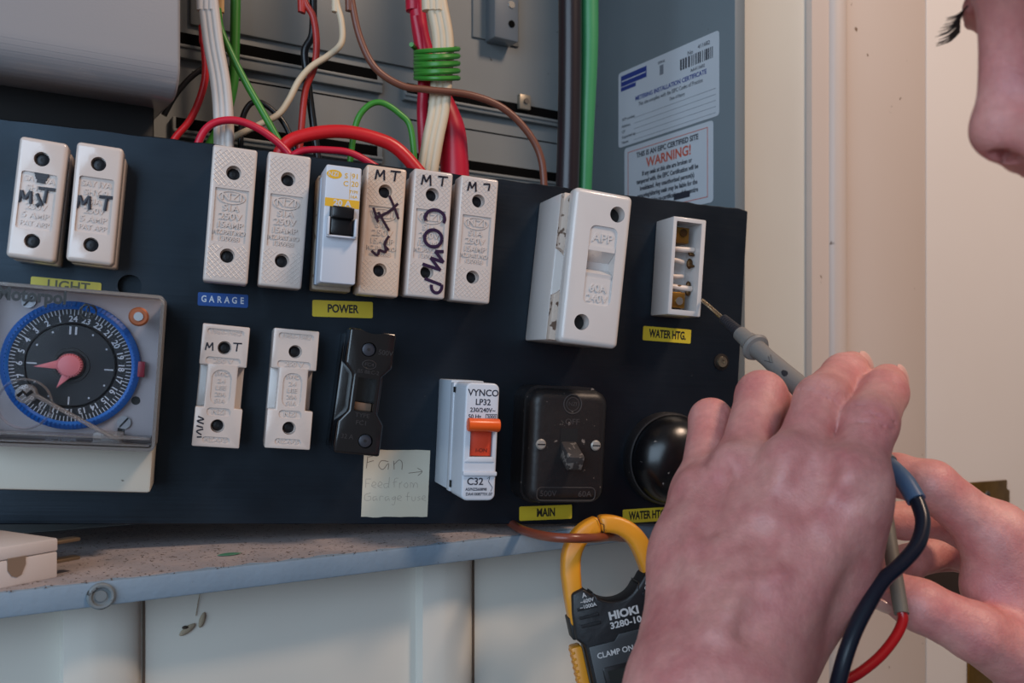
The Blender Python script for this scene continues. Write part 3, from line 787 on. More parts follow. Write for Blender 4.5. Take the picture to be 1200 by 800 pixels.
# ---------------------------------------------------------------- black fuse
bkl = mat('bakelite', (15, 14, 16), .2, bump=(150, .12), coat=.4, specks=((70, 64, 60), 260, .75))
bkd = mat('bakelite_dusty', (24, 21, 22), .45, bump=(200, .4), specks=((120, 108, 100), 300, .70))
mtx, w, h = fit([(410, 383), (466, 391), (445.5, 535), (391, 531)], 32)
bf = thing('black_fuse', 'black bakelite fuse with a waisted cover beside the paper note', 'fuse', mtx)
w, h = 23.6, 62.6
part('base', MB().prism([(-w / 2 - .3, -h / 2), (w / 2 - 1, -h / 2), (w / 2 - 1, h / 2 - 2), (-w / 2 - .3, h / 2 - 2)], 0, 17, 1.2), bkl, bf)
x, y, q = w / 2, h / 2, 7.2
poly = [(-x, -y), (x - .5, -y), (x - .5, -h * .245), (q, -h * .155), (q, h * .135), (x, h * .215), (x, y), (-x, y), (-x, h * .215), (-q, h * .135), (-q, -h * .155), (-x, -h * .245)]
cut = MB().cyl(-1.2, h * .345, 28, 40, 3.7, seg=28).cyl(3.2, -h * .385, 28, 40, 3.7, seg=28)
cut.b2(-4.6, 4.8, -h * .150, h * .115, 17.5, 40)
cut.cyl(0, 0, -30, 60, 12, seg=40, m=Matrix.Translation((0, y + 10.4, 30)) @ Matrix.Diagonal((1.1, 1, .5, 1)))
link('cover', carve(MB().prism(poly, 16, 32, 1.2, 3), cut, name='black_cover'), bkl, bf)
part('fuse_wire_guard', MB().b2(-4.4, 4.6, -h * .150, -h * .085, 17, 28, .5), mat('dusty_brown', (110, 88, 72), .8, bump=(200, .5)), bf)
gs = mat('screw_grey', (64, 66, 74), .35, .5)
for sx_, sy_ in ((-1.2, h * .345), (3.2, -h * .385)):
    s = part('screw', MB().cyl(sx_, sy_, 28, 31.2, 3.3, seg=24, bev=.4), gs, bf)
    part('screw_slot', MB().cyl(sx_, sy_, 31, 31.3, .8, seg=10), hole, s)
eb = mat('bakelite_raised', (46, 43, 44), .35)
part('embossed_lettering', lettering([('500V', 7.4, h * .335, 3.6, 1.0), ('FC4', 0, h * .225, 2.4, 1.2), ('BS 88:C-2', 0, h * .165, 2.7, 1.0), ('TYPE', 0, -h * .185, 3.0, 1.1), ('FC1', 0, -h * .245, 3.2, 1.1), ('32 A', -6.2, -h * .365, 3.2, 1.0)], 32, .12, .005).mesh(ring(0, h * .225, 3.4, 2.2, 32, .25).make(k=1)), eb, bf)

# ---------------------------------------------------------------- white breaker with orange toggle
mtx, w, h = fit([(546.7, 448), (585.6, 449.5), (579.6, 586), (540.3, 586.7)], 55)
vb_ = thing('circuit_breaker', 'white plug-in breaker with an orange toggle beside the paper note', 'circuit breaker', mtx)
vw = mat('vynco_white', (196, 200, 208), .34, bump=(60, .06)); vwb = mat('vynco_base', (186, 194, 204), .4, bump=(60, .06))
w, h = 17.4, 58.4
part('base', MB().b2(-w / 2 - .4, w / 2 + .2, -h / 2 + 2, h / 2 + .5, 0, 27, .8), vwb, vb_)
part('collar', MB().b2(-w / 2 - .6, w / 2 + .3, -h / 2 + 1.4, h / 2 - .5, 27, 33, .8), vw, vb_)
cut = MB().b2(-5.4, 6.4, -7.4, 11.5, 47, 60)
body = MB().prism(rrect(-w / 2, w / 2, -h / 2, h / 2, 3.2, 5), 33, 55, 1.0, 3, True)
link('module', carve(body, cut, name='vynco_module'), vw, vb_)
part('latch_slot', MB().b2(-w / 2 - .7, -w / 2 + .2, h / 2 - 5.6, h / 2 - 2.8, 33.2, 36), hole, vb_)
part('latch_slot', MB().b2(-w / 2 - .7, -w / 2 + .2, -h / 2 + 4, -h / 2 + 7.5, 33.2, 35.6), hole, vb_)
part('lower_lip', MB().b2(-w / 2 + .2, w / 2 + .2, -h / 2 + 12.4, -h / 2 + 14.6, 54, 56.4, .5), vw, vb_)
part('toggle_sill', MB().prism([(-5.4, -7.4), (6.4, -7.4), (7.6, -10.0), (-7.8, -10.0)], 52, 55.6, .4), vw, vb_)
org = mat('toggle_orange', (232, 92, 30), .3); orr = mat('toggle_red', (206, 66, 38), .4)
mxx = Matrix.Translation((0, 8.6, 58)) @ Matrix.Rotation(math.radians(90), 4, 'Y')
tg = part('toggle', MB().cyl(0, 0, -7.6, 8.4, 3.3, seg=24, bev=.6, m=mxx), org, vb_, label='orange toggle lever')
part('toggle_face', MB().b2(-5.0, 6.0, -7.2, 6.0, 47, 53.6, .5), orr, tg)
part('toggle_lettering', lettering([('I-ON', 1.0, -4.4, 2.6, 1.1)], 53.7, .05), mat('ink_maroon', (90, 26, 20), .5), tg)
ink = mat('ink_charcoal', (44, 46, 58), .5)
letters('printed_lettering', [('VYNCO', .4, 24.2, 4.6, .98), ('LP32', .4, 19.6, 4.2, .95), ('230/240V~', .4, 15.7, 3.0, .98), ('50 Hz', -3.6, 12.4, 2.9, .95), ('C32', -1.9, -19.8, 5.0, 1.0), ('AS/NZS60898', -1.2, -23.6, 2.0, .95), ('DA410087T01.07', .4, -26.0, 2.0, .95)], 55.05, .05, .018, ink, vb_)
bxm = MB()
for x0, x1, y0, y1 in ((2.0, 8.0, 13.6, 13.9), (2.0, 8.0, 10.9, 11.2), (2.0, 2.25, 10.9, 13.9), (7.75, 8.0, 10.9, 13.9)): bxm.b2(x0, x1, y0, y1, 54.9, 55.1)
bxm.mesh(text_mesh('3000', 2.5, .95, .03, .05), Matrix.Translation((5, 12.4, 55.05)))
bxm.tube([(5.6, -17.6, 55.05), (5.0, -19.6, 55.05), (7.2, -22.6, 55.05), (6.4, -24.6, 55.05)], .16, 4).tube([(4.2, -18.2, 55.05), (5.8, -17.2, 55.05)], .16, 4)
part('printed_symbols', bxm, ink, vb_)

# ---------------------------------------------------------------- main switch
mtx, w, h = fit([(624.6, 454), (715, 459), (708.7, 592), (618, 588)], 28)
ms = thing('main_switch', 'black dusty main isolator switch above the MAIN label', 'switch', mtx)
w, h = 45.2, 62
part('housing', MB().prism(rrect(-w / 2 - 1, w / 2 - .5, -h / 2 - 1, h / 2 + 1.5, 8, 6), 0, 18).prism(rrect(-w / 2, w / 2, -h / 2, h / 2, 8, 6), 14, 28, 5.5, 5, True), bkd, ms)
cut = None
part('toggle_well', MB().b2(-5.5, 4.5, -3, 10, 27.6, 28.2), hole, ms)
mxx = Matrix.Translation((-.5, -2.0, 28)) @ Matrix.Rotation(math.radians(28), 4, 'X')
part('toggle', MB().box(0, 0, 5, 9, 8.5, 16, .9, m=mxx), mat('toggle_dusty', (52, 47, 46), .7, bump=(300, .8), specks=((110, 102, 96), 300, .55)), ms)
ss = mat('screw_pale', (170, 164, 156), .4, .4)
for sx_ in (-16.5, 15.5):
    s = part('screw', MB().lathe([(0, 29.0), (2.2, 28.9), (2.9, 28.2), (2.9, 27.5)], 20, sx_, 1.0), ss, ms)
    part('screw_slot', MB().box(sx_, 1.0, 29.0, 4.4, .6, .2), scr, s)
letters('embossed_lettering', [('OFF', 1, 13.5, 4.4, 1.1), ('500V', -11.0, -25.6, 4.4, 1.05), ('60A', 10.4, -25.8, 4.4, 1.1)], 28.02, .1, 0, mat('bakelite_worn', (62, 57, 56), .5), ms)
part('embossed_emblem', lettering([('NZI', .8, 23.2, 3.0, 1.0)], 28.02, .1).mesh(ring(.8, 23.2, 5.2, 5.2, 28, .35).make(k=1)).mesh(ring(.8, 23.2, 3.6, 3.6, 28, .2).make(k=1)), mat('bakelite_worn', (62, 57, 56), .5), ms)
rr = rrect(-17.5, 16.5, -29.2, -22.2, 2.6, 4); rr = [(a_, b_, 28.0) for a_, b_ in rr + rr[:1]]
part('embossed_border', MB().tube(rr, .3, 6), mat('bakelite_worn', (62, 57, 56)), ms)

# ---------------------------------------------------------------- round black knob (water heating isolator)
q = BOARD.hit(779, 536, 0.0)
kn = thing('round_isolator', 'round black domed isolator half hidden behind the hand', 'isolator', BOARD.at(q.x, q.y))
part('base', MB().lathe([(0, 0), (27.5, 0), (27.5, 5), (26.2, 7.2), (25, 7.5)], 48), bkd, kn)
part('dome', MB().lathe([(25.4, 7), (26, 9.0), (25.4, 13), (23.0, 18), (18.6, 22.2), (12, 25.2), (6, 26.3), (0, 26.6)], 48), mat('bakelite_dome', (13, 12, 14), .26, bump=(90, .25), specks=((150, 140, 132), 150, .70)), kn)
part('rim_groove', MB().lathe([(26.4, 8.2), (26.9, 8.8), (26.4, 9.4)], 48), eb, kn)
s = part('screw', MB().cyl(6, 1, 25, 27.4, 3.2, seg=20, bev=.5), mat('steel_dull', (120, 112, 104)), kn)

# ---------------------------------------------------------------- big white fuse
mtx, w, h = fit([(675, 218.7), (742.6, 229), (724.8, 408), (654.6, 402)], 48)
bg = thing('large_fuse', 'large off-white porcelain fuse with a finger grip, biggest on the board', 'fuse', mtx)
w, h = 33.4, 81.4
ch = mat('porcelain_chipped', (198, 180, 166), .7, bump=(160, .6), specks=((96, 74, 60), 210, .57))
part('base', MB().b2(-w / 2 - 2.6, w / 2 - .5, -h / 2 + 1, h / 2 - 1.5, 0, 34, 1.4), porc_w, bg)
o = link('rim', carve(MB().b2(-w / 2 - 2.2, w / 2 - 1, -h / 2 + 1.2, h / 2 - 2, 33, 38.5, .8), MB().cyl(-w / 2 - 7.5, -3, 30, 44, 13.5, seg=40), name='big_rim'), ch, bg)
o['label'] = 'chipped porcelain rim'
part('contact_shroud', MB().b2(-w / 2 + 2.6, w / 2 - 3, -h * .2, h * .16, 33, 40, .6), porc_w, bg)
cut = MB().cyl(8.4, h * .365, 30, 60, 4.2, seg=30).cyl(-5.4, -h * .355, 30, 60, 4.2, seg=30)
cut.prism(rrect(-6.0, 9.6, -h * .235, h * .275, 3.4), 47.0, 60)
cut.b2(-6.0, 9.6, -5.0, 9.0, 39.5, 60)
link('cover', carve(MB().box(0, 0, 43.2, w, h, 9.6, 3.0, 5), cut, name='big_cover'), porc_w, bg)
part('grip_bar', MB().prism([(38.8, 3.4), (47.6, 9.2), (47.6, 11.6), (38.8, 11.6)], -5.8, 9.4, m=Matrix(((0, 0, 1, 0), (0, 1, 0, 0), (1, 0, 0, 0), (0, 0, 0, 1)))), porc_w, bg)
part('grip_ledge', MB().prism([(38.8, -5.2), (46.4, -5.2), (47.0, -2.6), (38.8, 1.0)], -5.8, 9.4, m=Matrix(((0, 0, 1, 0), (0, 1, 0, 0), (1, 0, 0, 0), (0, 0, 0, 1)))), porc_w, bg)
for sx_, sy_ in ((8.4, h * .365), (-5.4, -h * .355)): part('screw', MB().cyl(sx_, sy_, 36, 41, 3.9, seg=22), hole, bg)  # near-black discs paint in the shade deep inside the holes
letters('embossed_lettering', [('APP', 1.8, 16.0, 6.4, 1.1), ('60A', 2.0, -10.4, 5.6, 1.05), ('240V', 2.0, -15.8, 5.4, 1.05)], 47.0, .5, .012, porc_w, bg)

# ---------------------------------------------------------------- open fuse base for the water heater
mtx, w, h = fit([(790, 253), (828, 257.4), (821.5, 371), (782, 369)], 22)
ob = thing('open_fuse', 'open white fuse base with bare brass terminals touched by the probe', 'fuse', mtx)
OPEN_BASE = mtx.copy()
w, h = 21.3, 56.2
cut = MB().b2(-w / 2 + 2.2, w / 2 - 3.0, -h / 2 + 3.2, h / 2 - 2.6, 5, 40)
link('body', carve(MB().b2(-w / 2, w / 2, -h / 2, h / 2, 0, 22, 1.0), cut, name='open_body'), porc_w, ob)
for sgn, yy in ((1, h / 2 - 9.6), (-1, -h / 2 + 9.2)):
    tbk = part('terminal', MB().b2(-6.6, 2.4, yy - 4.6, yy + 4.6, 5, 17.5, .6), brass, ob, label='brass terminal block')
    part('terminal_screw', MB().cyl(-1.6, yy + (1.4 if sgn > 0 else -.6), 17.2, 18.3, 2.3, seg=18), mat('screw_dark_brass', (70, 50, 28), .4, .8) if sgn > 0 else mat('steel_bright', (190, 186, 178), .25, 1), tbk)
wx = mat('terminal_wax', (212, 196, 184), .45)
part('cross_rib', MB().tube([(-7, h / 2 - 17.2, 14), (-1, h / 2 - 17.6, 16), (7, h / 2 - 17.0, 15)], 1.6, 10), wx, ob)
part('cross_rib', MB().tube([(-7, -h / 2 + 17.0, 14), (0, -h / 2 + 16.4, 16), (7, -h / 2 + 16.6, 15)], 1.7, 10), wx, ob)
part('cross_rib', MB().tube([(-8, 4.6, 13), (-3, 4.2, 14.5), (2, 3.6, 13)], 1.3, 10), wx, ob)
part('cross_rib', MB().tube([(-8, -5.0, 13), (-3, -5.2, 14.5), (2, -4.6, 13)], 1.3, 10), wx, ob)
ccb = mat('burnt_copper', (92, 64, 34), .45, .7, bump=(300, .8))
for yy, s_ in ((h / 2 - 18.5, 1), (3.0, 1.4), (-h / 2 + 18.6, 1.1), (-h / 2 + 14.8, 1.2)):
    part('contact', MB().ball(5.4, yy, 14.5, 1.4 * s_, 2.2 * s_, 1.4, 12).ball(-1 if yy < -5 else 5.6, yy - 1.4, 16.2, 1.8 * s_, 1.0, 1.0, 10), ccb, ob)

# ---------------------------------------------------------------- embossed tape labels and the paper note
ly = mat('label_yellow', (206, 182, 44), .45, bump=(80, .1), var=((190, 150, 40), 60, .35)); lb_ = mat('label_blue', (20, 76, 150), .35, bump=(90, .1))
lk = mat('label_ink', (30, 28, 20), .5); lwh = mat('label_white', (206, 214, 224), .5)
def label(corners, text, size, xs, m, mi, desc, bold=.02, dx=0, gap=None, tx=0.0):
    mtx, w, h = fit(corners, 0.3)
    t = thing('tape_label', desc, 'label', mtx)
    part('tape', MB().prism(rrect(-w / 2, w / 2, -h / 2, h / 2, .8, 3), 0, .5), m, t)
    if gap:
        n = len(text); it = [(c, (i - (n - 1) / 2) * gap + tx, 0, size, xs) for i, c in enumerate(text)]
    elif '  ' in text: it = [('WATER', -4.9, 0, size, xs), ('HTG.', 7.8, 0, size, xs)]
    else: it = [(text, tx, 0, size, xs)]
    letters('lettering', it, .52, .06, bold, mi, t)
    return t
label([(366, 350), (437, 355), (436.5, 374), (366, 369.5)], 'POWER', 6.0, .78, ly, lk, 'yellow tape label reading POWER', .03)
label([(754, 381.5), (810, 386.5), (809, 402), (753, 399)], 'WATER  HTG.', 6.6, .62, ly, lk, 'yellow tape label reading WATER HTG. under the open fuse base', .035)
label([(609, 591), (670, 593.5), (670, 609.5), (608.5, 608)], 'MAIN', 6.4, .72, ly, lk, 'yellow tape label reading MAIN', .035)
label([(730, 594), (786, 596.5), (786, 612.5), (730, 610)], 'WATER  HTG.', 6.6, .62, ly, lk, 'yellow tape label reading WATER HTG. partly covered by the hand', .035)
label([(36.5, 324.5), (119, 330.5), (118, 347), (35, 341)], 'LIGHT', 6.8, 1.0, mat('label_yellow_pale', (200, 186, 70), .45), mat('label_ink_faded', (90, 88, 62), .5), 'yellow tape label reading LIGHT peeking out above the timer', .02, tx=1)
label([(232, 342), (291, 345.5), (290.5, 361), (231.5, 357.5)], 'GARAGE', 4.6, .8, lb_, lwh, 'blue tape label reading GARAGE', .02, gap=3.7)
mtx, w, h = fit([(427, 526), (504, 528), (501, 606), (423, 605)], .3)
nt_ = thing('paper_note', 'off-white paper note with faint pencil writing and an arrow', 'note', mtx)
random.seed(2)
pp = []
for i in range(13): pp.append((-w / 2 + w * i / 12, -h / 2 + random.uniform(-.25, .25)))
for i in range(13): pp.append((w / 2 - w * i / 12, h / 2 + random.uniform(-.2, .2)))
part('paper', MB().prism(pp, 0, .25), mat('note_paper', (198, 192, 176), .7, var=((188, 170, 140), 25, .5)), nt_)
pc = mat('pencil', (120, 108, 96), .7); pcl = mat('pencil_faint', (158, 148, 134), .7)
k_ = w / 77.0
def N(pts): return [((x - 40) * k_, (41 - y) * k_) for x, y in pts]
big = [N([(6, 10), (5, 24)]), N([(7, 11), (17, 8)]), N([(6, 17), (13, 15)]), N([(30, 16), (22, 15), (19, 21), (24, 25), (30, 18), (30, 25)]), N([(36, 15), (37, 25)]), N([(37, 19), (42, 14), (46, 17), (46, 25)]),
       N([(54, 29), (70, 27)]), N([(64, 23), (70, 27), (65, 32)])]
part('pencil_writing', strokes(big, .3, .2), pc, nt_)
small = [N([(5, 36), (5, 46)]), N([(5, 36), (11, 36)]), N([(5, 41), (9, 41)]), N([(12, 44), (17, 42), (14, 39), (12, 44), (17, 46)]), N([(19, 44), (24, 42), (21, 39), (19, 44), (24, 46)]), N([(31, 41), (26, 42), (27, 46), (31, 44), (32, 34)]), N([(31, 44), (32, 46)]),
         N([(42, 35), (38, 36), (38, 46)]), N([(36, 40), (41, 39)]), N([(44, 40), (44, 46)]), N([(44, 42), (47, 39)]), N([(52, 40), (49, 43), (52, 46), (54, 43), (52, 40)]), N([(57, 46), (57, 40), (60, 42), (60, 46), (62, 40), (65, 42), (65, 46)]),
         N([(11, 52), (5, 54), (5, 60), (11, 60), (11, 56), (8, 56)]), N([(18, 56), (14, 57), (15, 61), (18, 58), (19, 61)]), N([(22, 61), (22, 56), (26, 56)]), N([(32, 56), (28, 57), (29, 61), (32, 58), (33, 61)]), N([(39, 56), (36, 58), (38, 60), (40, 56), (39, 65), (36, 65)]), N([(42, 59), (47, 57), (44, 55), (42, 59), (47, 61)]),
         N([(56, 51), (54, 53), (54, 61)]), N([(52, 56), (57, 56)]), N([(59, 56), (60, 61), (63, 60), (63, 56)]), N([(69, 56), (66, 57), (69, 59), (66, 61)]), N([(71, 59), (75, 57), (73, 55), (71, 59), (76, 61)])]
part('pencil_writing', strokes(small, .3, .15), pcl, nt_)
# ================================================================= time switch under a clear cover
q = BOARD.hit(83, 428, .034)
tm = thing('time_switch', 'time switch with a blue ringed 24 hour dial under a clear cover', 'timer', BOARD.at(q.x, q.y, 0, math.radians(-.8)))
cream = mat('timer_base', (190, 186, 174), .5, bump=(120, .1), specks=((90, 80, 66), 130, .74))
part('base', MB().b2(-33, 37, -58, 34, 0, 28, 1.6), cream, tm)
plm = mat('timer_plate', (192, 184, 186), .45)
part('face_plate', MB().b2(-37, 36.5, -34.5, 33, 27.5, 30, .6), plm, tm)
blue = mat('dial_blue', (24, 104, 190), .35); dk = mat('dial_black', (14, 18, 26), .5); dk2 = mat('dial_black_inner', (17, 22, 30), .5)
rb = MB().lathe([(25.5, 30), (25.5, 33.6), (26.6, 34.2), (28.2, 33.6), (29.2, 32.4), (29.2, 30)], 72)
ringp = part('dial_ring', rb, blue, tm, label='blue setting ring')
tp = MB()
for i in range(96):
    a_ = 2 * math.pi * i / 96
    tp.box(0, 0, 0, 2.4, .75, .7, m=Matrix.Rotation(a_, 4, 'Z') @ Matrix.Translation((27.9, 0, 33.9)) @ Matrix.Rotation(.6, 4, 'Y'))
part('ring_teeth', tp, blue, ringp, smooth=0)['kind'] = 'stuff'
part('dial', MB().lathe([(0, 33.2), (26.0, 33.2), (26.0, 30)], 72), dk, tm)
part('dial_groove', MB().lathe([(18.4, 33.25), (18.9, 33.9), (19.4, 33.25)], 72), mat('groove_black', (6, 6, 8), .5), tm)
part('dial_centre', MB().lathe([(0, 33.7), (18.3, 33.7), (18.6, 33.2)], 72), dk2, tm)
wm = mat('dial_white', (196, 202, 212), .5)
tk = MB()
for i in range(96):
    a_ = 2 * math.pi * i / 96; l = 2.9 if i % 4 == 0 else 2.2
    tk.box(0, 0, 0, l, .34, .12, m=Matrix.Rotation(a_, 4, 'Z') @ Matrix.Translation((25.4 - l / 2, 0, 33.3)))
part('tick_marks', tk, wm, tm, smooth=0)['kind'] = 'stuff'
it = []
for n in range(1, 25):
    a_ = 90 + 15 * n + 1
    it.append((str(n), 21.0 * math.cos(math.radians(a_)), 21.0 * math.sin(math.radians(a_)), 3.7, 1.0, a_ - 90))
part('dial_numbers', lettering(it, 33.3, .06, .02), wm, tm)
im = MB()
for x0 in (-1.2, 1.2): im.b2(x0 - .4, x0 + .4, 14, 17.6, 33.6, 33.85)
im.b2(-18, -14, -.3, .3, 33.6, 33.85).b2(14, 17.8, -1.3, -.7, 33.6, 33.85).b2(-.3, .3, -17.8, -14.2, 33.6, 33.85)
for a_ in (30, 60, 120, 150, 210, 240, 300, 330): im.cyl(16.6 * math.cos(math.radians(a_)), 16.6 * math.sin(math.radians(a_)), 33.6, 33.85, .45, seg=10)
part('dial_marks', im, wm, tm)
pk = mat('knob_pink', (222, 122, 128), .4)
kb = MB().cyl(0, 0, 33.5, 40, 5.0, 4.7, 28, .5)
for i in range(28):
    a_ = 2 * math.pi * i / 28; kb.box(0, 0, 0, .7, .6, 5.5, .1, m=Matrix.Rotation(a_, 4, 'Z') @ Matrix.Translation((5.0, 0, 36.8)))
knb = part('knob', kb, pk, tm, label='pink setting knob')
part('pointer', MB().prism([(-3.5, 2.6), (-14.6, -1.4), (-3.5, -2.0)], 36.5, 39, .4), pk, knb)
part('pointer', MB().prism([(-2.6, -3.6), (-4.8, -10.6), (1.5, -4.6)], 36.5, 39, .4), pk, knb)
part('knob_ring', MB().lathe([(6, 33.7), (6.5, 34.4), (7.8, 34.4), (8, 33.7)], 36), mat('knob_ring_black', (8, 8, 10), .4), tm)
part('override_tab', MB().b2(28.2, 31.2, -3.4, 3.8, 31, 34.5, .3), mat('tab_red', (150, 30, 50), .4), tm)
cop = mat('copper_brown', (150, 84, 52), .45, .4, bump=(150, .3)); stl = mat('steel_plain', (170, 172, 176), .3, .9)
s = part('cover_screw', MB().lathe([(2.0, 46.8), (3.6, 46.8), (4.3, 46.2), (4.3, 44.5)], 24, 27.9, 24.0), cop, tm); part('screw_tip', MB().cyl(27.9, 24.0, 30, 47.6, 2.0, seg=18, bev=.4), stl, s)
for sx_, sy_ in ((23.6, -25.0), (-19.4, 27.6)):
    s = part('screw', MB().cyl(sx_, sy_, 30, 31.4, 3.0, seg=24, bev=.5), stl, tm)
    part('screw_slot', MB().box(0, 0, 0, 5.6, .8, .3, m=Matrix.Translation((sx_, sy_, 31.4)) @ Matrix.Rotation(.9, 4, 'Z')), scr, s)
part('plate_hole', MB().cyl(28.0, -14.6, 29.6, 30.1, 2.0, seg=18), hole, tm)
part('plate_hole', MB().b2(21.0, 24.0, -31.0, -27.6, 29.6, 30.1), hole, tm)
acr = clear_mat('acrylic', (.90, .90, .91), .02, .06, 0, (.75, .74, .74)); acre = clear_mat('acrylic_edge', (.93, .92, .91), .3, .12, .22, (.72, .69, .67))
cv = part('clear_cover', MB().prism(rrect(-38, 38.3, -36.6, 34.4, 2.5, 4), 45, 46.2, .4), acr, tm, label='transparent cover')
wf = MB(); rr = rrect(-38, 38.3, -36.6, 34.4, 2.5, 4)
for dz0, dz1, o_ in ((20, 45.2, 0),):
    b = bmesh.new(); out = rr; inn = rrect(-36.6, 36.9, -35.2, 33.0, 1.5, 4)
    vo0 = [b.verts.new((x, y, dz0)) for x, y in out]; vo1 = [b.verts.new((x, y, dz1)) for x, y in out]
    vi0 = [b.verts.new((x, y, dz0)) for x, y in inn]; vi1 = [b.verts.new((x, y, dz1)) for x, y in inn]
    n = len(out)
    for i in range(n):
        j = (i + 1) % n
        b.faces.new((vo0[i], vo0[j], vo1[j], vo1[i])); b.faces.new((vi0[j], vi0[i], vi1[i], vi1[j]))
        b.faces.new((vo1[i], vo1[j], vi1[j], vi1[i])); b.faces.new((vo0[j], vo0[i], vi0[i], vi0[j]))
    wf._merge(b)
part('cover_wall', wf, acre, cv)
part('cover_rib', MB().b2(-36, 36, -31.6, -30.6, 31, 45, .2).b2(-36, 36, -34.6, -33.8, 31, 45, .2), acre, cv)
part('lever_arm', MB().tube([(-15, -12.4, 42), (-2, -19.5, 42), (23, -32.6, 42)], 1.0, 8, flat=((0, 0, 1), 2.0)), acre, tm)
part('lever_disc', MB().lathe([(10.2, 41), (10.8, 43.5), (11.4, 41)], 40, -16.5, -18), acre, tm)
part('lever_hub', MB().cyl(-16, -13.5, 38, 44, 4.2, seg=24, bev=.4), acre, tm)
part('hub_mark', MB().tube([(-19, -14.6, 44.2), (-17, -12.4, 44.2), (-15.4, -14, 44.2), (-13.4, -12, 44.2)], .8, 6), hole, tm)
part('lever_bracket', MB().b2(12, 24, -34, -29, 32, 43, .5), acre, tm)
part('bracket_pin', MB().b2(15, 22, -33, -30.4, 36, 40, .8), mat('pin_white', (210, 214, 220), .4), tm)
part('cover_lettering', lettering([('Motorpol', -15.5, 29.3, 7.8, .90)], 46.3, .06, .04), mat('ink_black', (12, 12, 14), .4), cv)
part('plate_lettering', lettering([('SE 1004', -1.0, -32.6, 3.6, 1.1), ('C', -9.5, -19.0, 4.0), ('o', -6.0, -22.0, 4.0)], 43.6, .05), mat('ink_faint', (120, 122, 130), .5), tm)
lg_ = MB().mesh(ring(7, 24.4, 3.4, 3.0, 46.3, .35).make(k=1)).mesh(ring(6, 24.4, 1.6, 3.4, 46.3, .3).make(k=1)).mesh(ring(8.4, 25, 2.0, 2.4, 46.3, .3).make(k=1))
part('cover_emblem', lg_, mat('ink_black', (12, 12, 14)), cv)

# ================================================================= clamp meter hanging from the brown wire
ang = math.radians(12.0)
CL = Frame(P(712, 660, .492), (math.cos(ang), .12, math.sin(ang)), (-math.sin(ang), .06, math.cos(ang)))
cm = thing('clamp_meter', 'black and orange clamp meter hooked round the brown wire', 'clamp meter', CL.m)
cbk = mat('clamp_black', (22, 22, 25), .45, bump=(400, .2)); cor = mat('clamp_orange', (226, 150, 36), .38, var=((206, 128, 30), 40, .5), specks=((90, 50, 20), 150, .74))
out, inn = [(-27.2, -27), (-26.6, -12), (-25.6, 0)], [(-18.5, -27), (-17.4, -12), (-15.6, 0)]
for k in range(1, 18):
    a_ = math.radians(180 - 10 * k); out.append((25.0 * math.cos(a_), 26.0 * math.sin(a_))); inn.append((15.2 * math.cos(a_), 16.6 * math.sin(a_)))
out += [(25.6, 0), (26.6, -12), (27.2, -27)]; inn += [(15.6, 0), (17.4, -12), (18.5, -27)]
def half(a0, a1): return out[a0:a1] + inn[a0:a1][::-1]
j1 = part('jaw', MB().prism(half(0, 12), -6.2, 6.2, 2.4, 3), cor, cm, label='orange clamp jaw')
j2 = part('jaw', MB().prism(half(11, len(out)), -6.0, 6.0, 2.4, 3), cor, cm, label='orange clamp jaw')
part('jaw_seam', MB().tube([(-1.2, 26.6, 6.3), (-.4, 22.4, 6.5), (1.4, 21.2, 6.5), (.6, 17.0, 6.3)], .22, 5), hole, j2)
body = [(-17, -8), (-12.5, -13)]
for k in range(9):
    a_ = math.radians(205 + 130 * k / 8); body.append((13.6 * math.cos(a_), -6.5 + 12.2 * math.sin(a_)))
body += [(12.5, -13), (17, -8), (23.5, -9.5), (25.5, -20), (26.5, -33), (22.5, -37.5), (22.5, -126), (-22.5, -126), (-22.5, -37.5), (-26.5, -33), (-25.5, -20), (-23.5, -9.5)]
part('body', MB().prism(body, -9, 9, 1.6, 3), cbk, cm)
for x0 in (-27.6, 24): part('body_side', MB().b2(x0, x0 + 3.6, -34, -22, -8, 5, 1.0), mat('clamp_black_soft', (16, 16, 18), .6), cm)
sd = part('side_lever', MB().b2(-29.5, -23.6, -90, -37.5, -6, 4.5, 1.2), cor, cm, label='orange side lever')
rg = MB()
for k in range(12): rg.b2(-29.9, -28.0, -41 - 3.2 * k, -39.6 - 3.2 * k, -5, 4.9, .3)
part('lever_ridges', rg, cor, sd, smooth=0)
for k in range(3):
    for x0, x1 in ((-22.6, -12.0), (13.0, 22.6)): part('grip_ridge', MB().b2(x0, x1, -19.0 - 4.4 * k, -17.4 - 4.4 * k, 8.6, 9.8, .3), cbk, cm, smooth=0)
part('fascia', MB().prism([(-21, -38), (-7, -38), (-4, -35), (14, -35), (17, -31), (21, -31), (21, -124), (-21, -124)], 8.5, 9.7, .4), mat('clamp_fascia', (28, 28, 31), .4), cm)
lw = mat('print_white', (196, 192, 190), .5)
part('printed_lettering', lettering([('HIOKI', 1.0, -25.4, 5.6, 1.08)], 9.2, .06, .045), lw, cm)
part('printed_lettering', lettering([('3280-10', 1.0, -30.4, 4.6, 1.12)], 9.2, .06, .03), lw, cm)
letters('printed_lettering', [('CLAMP ON HITESTER', 1.0, -43.6, 4.0, .98), ('A', -17.5, -11.6, 3.4), ('~600V', -16.6, -14.6, 2.7), ('~1000A', -16.6, -17.4, 2.7), ('CAT III', 18.5, -15.6, 2.7), ('600V', 18.5, -18.2, 2.4)], 9.8, .06, .02, lw, cm)
tri = MB().tube([(15.6, -13.6, 9.2), (17.2, -10.6, 9.2), (18.8, -13.6, 9.2), (15.6, -13.6, 9.2)], .22, 5).b2(19.6, 22.2, -13.4, -10.8, 9.0, 9.2)
part('printed_symbols', tri, lw, cm)
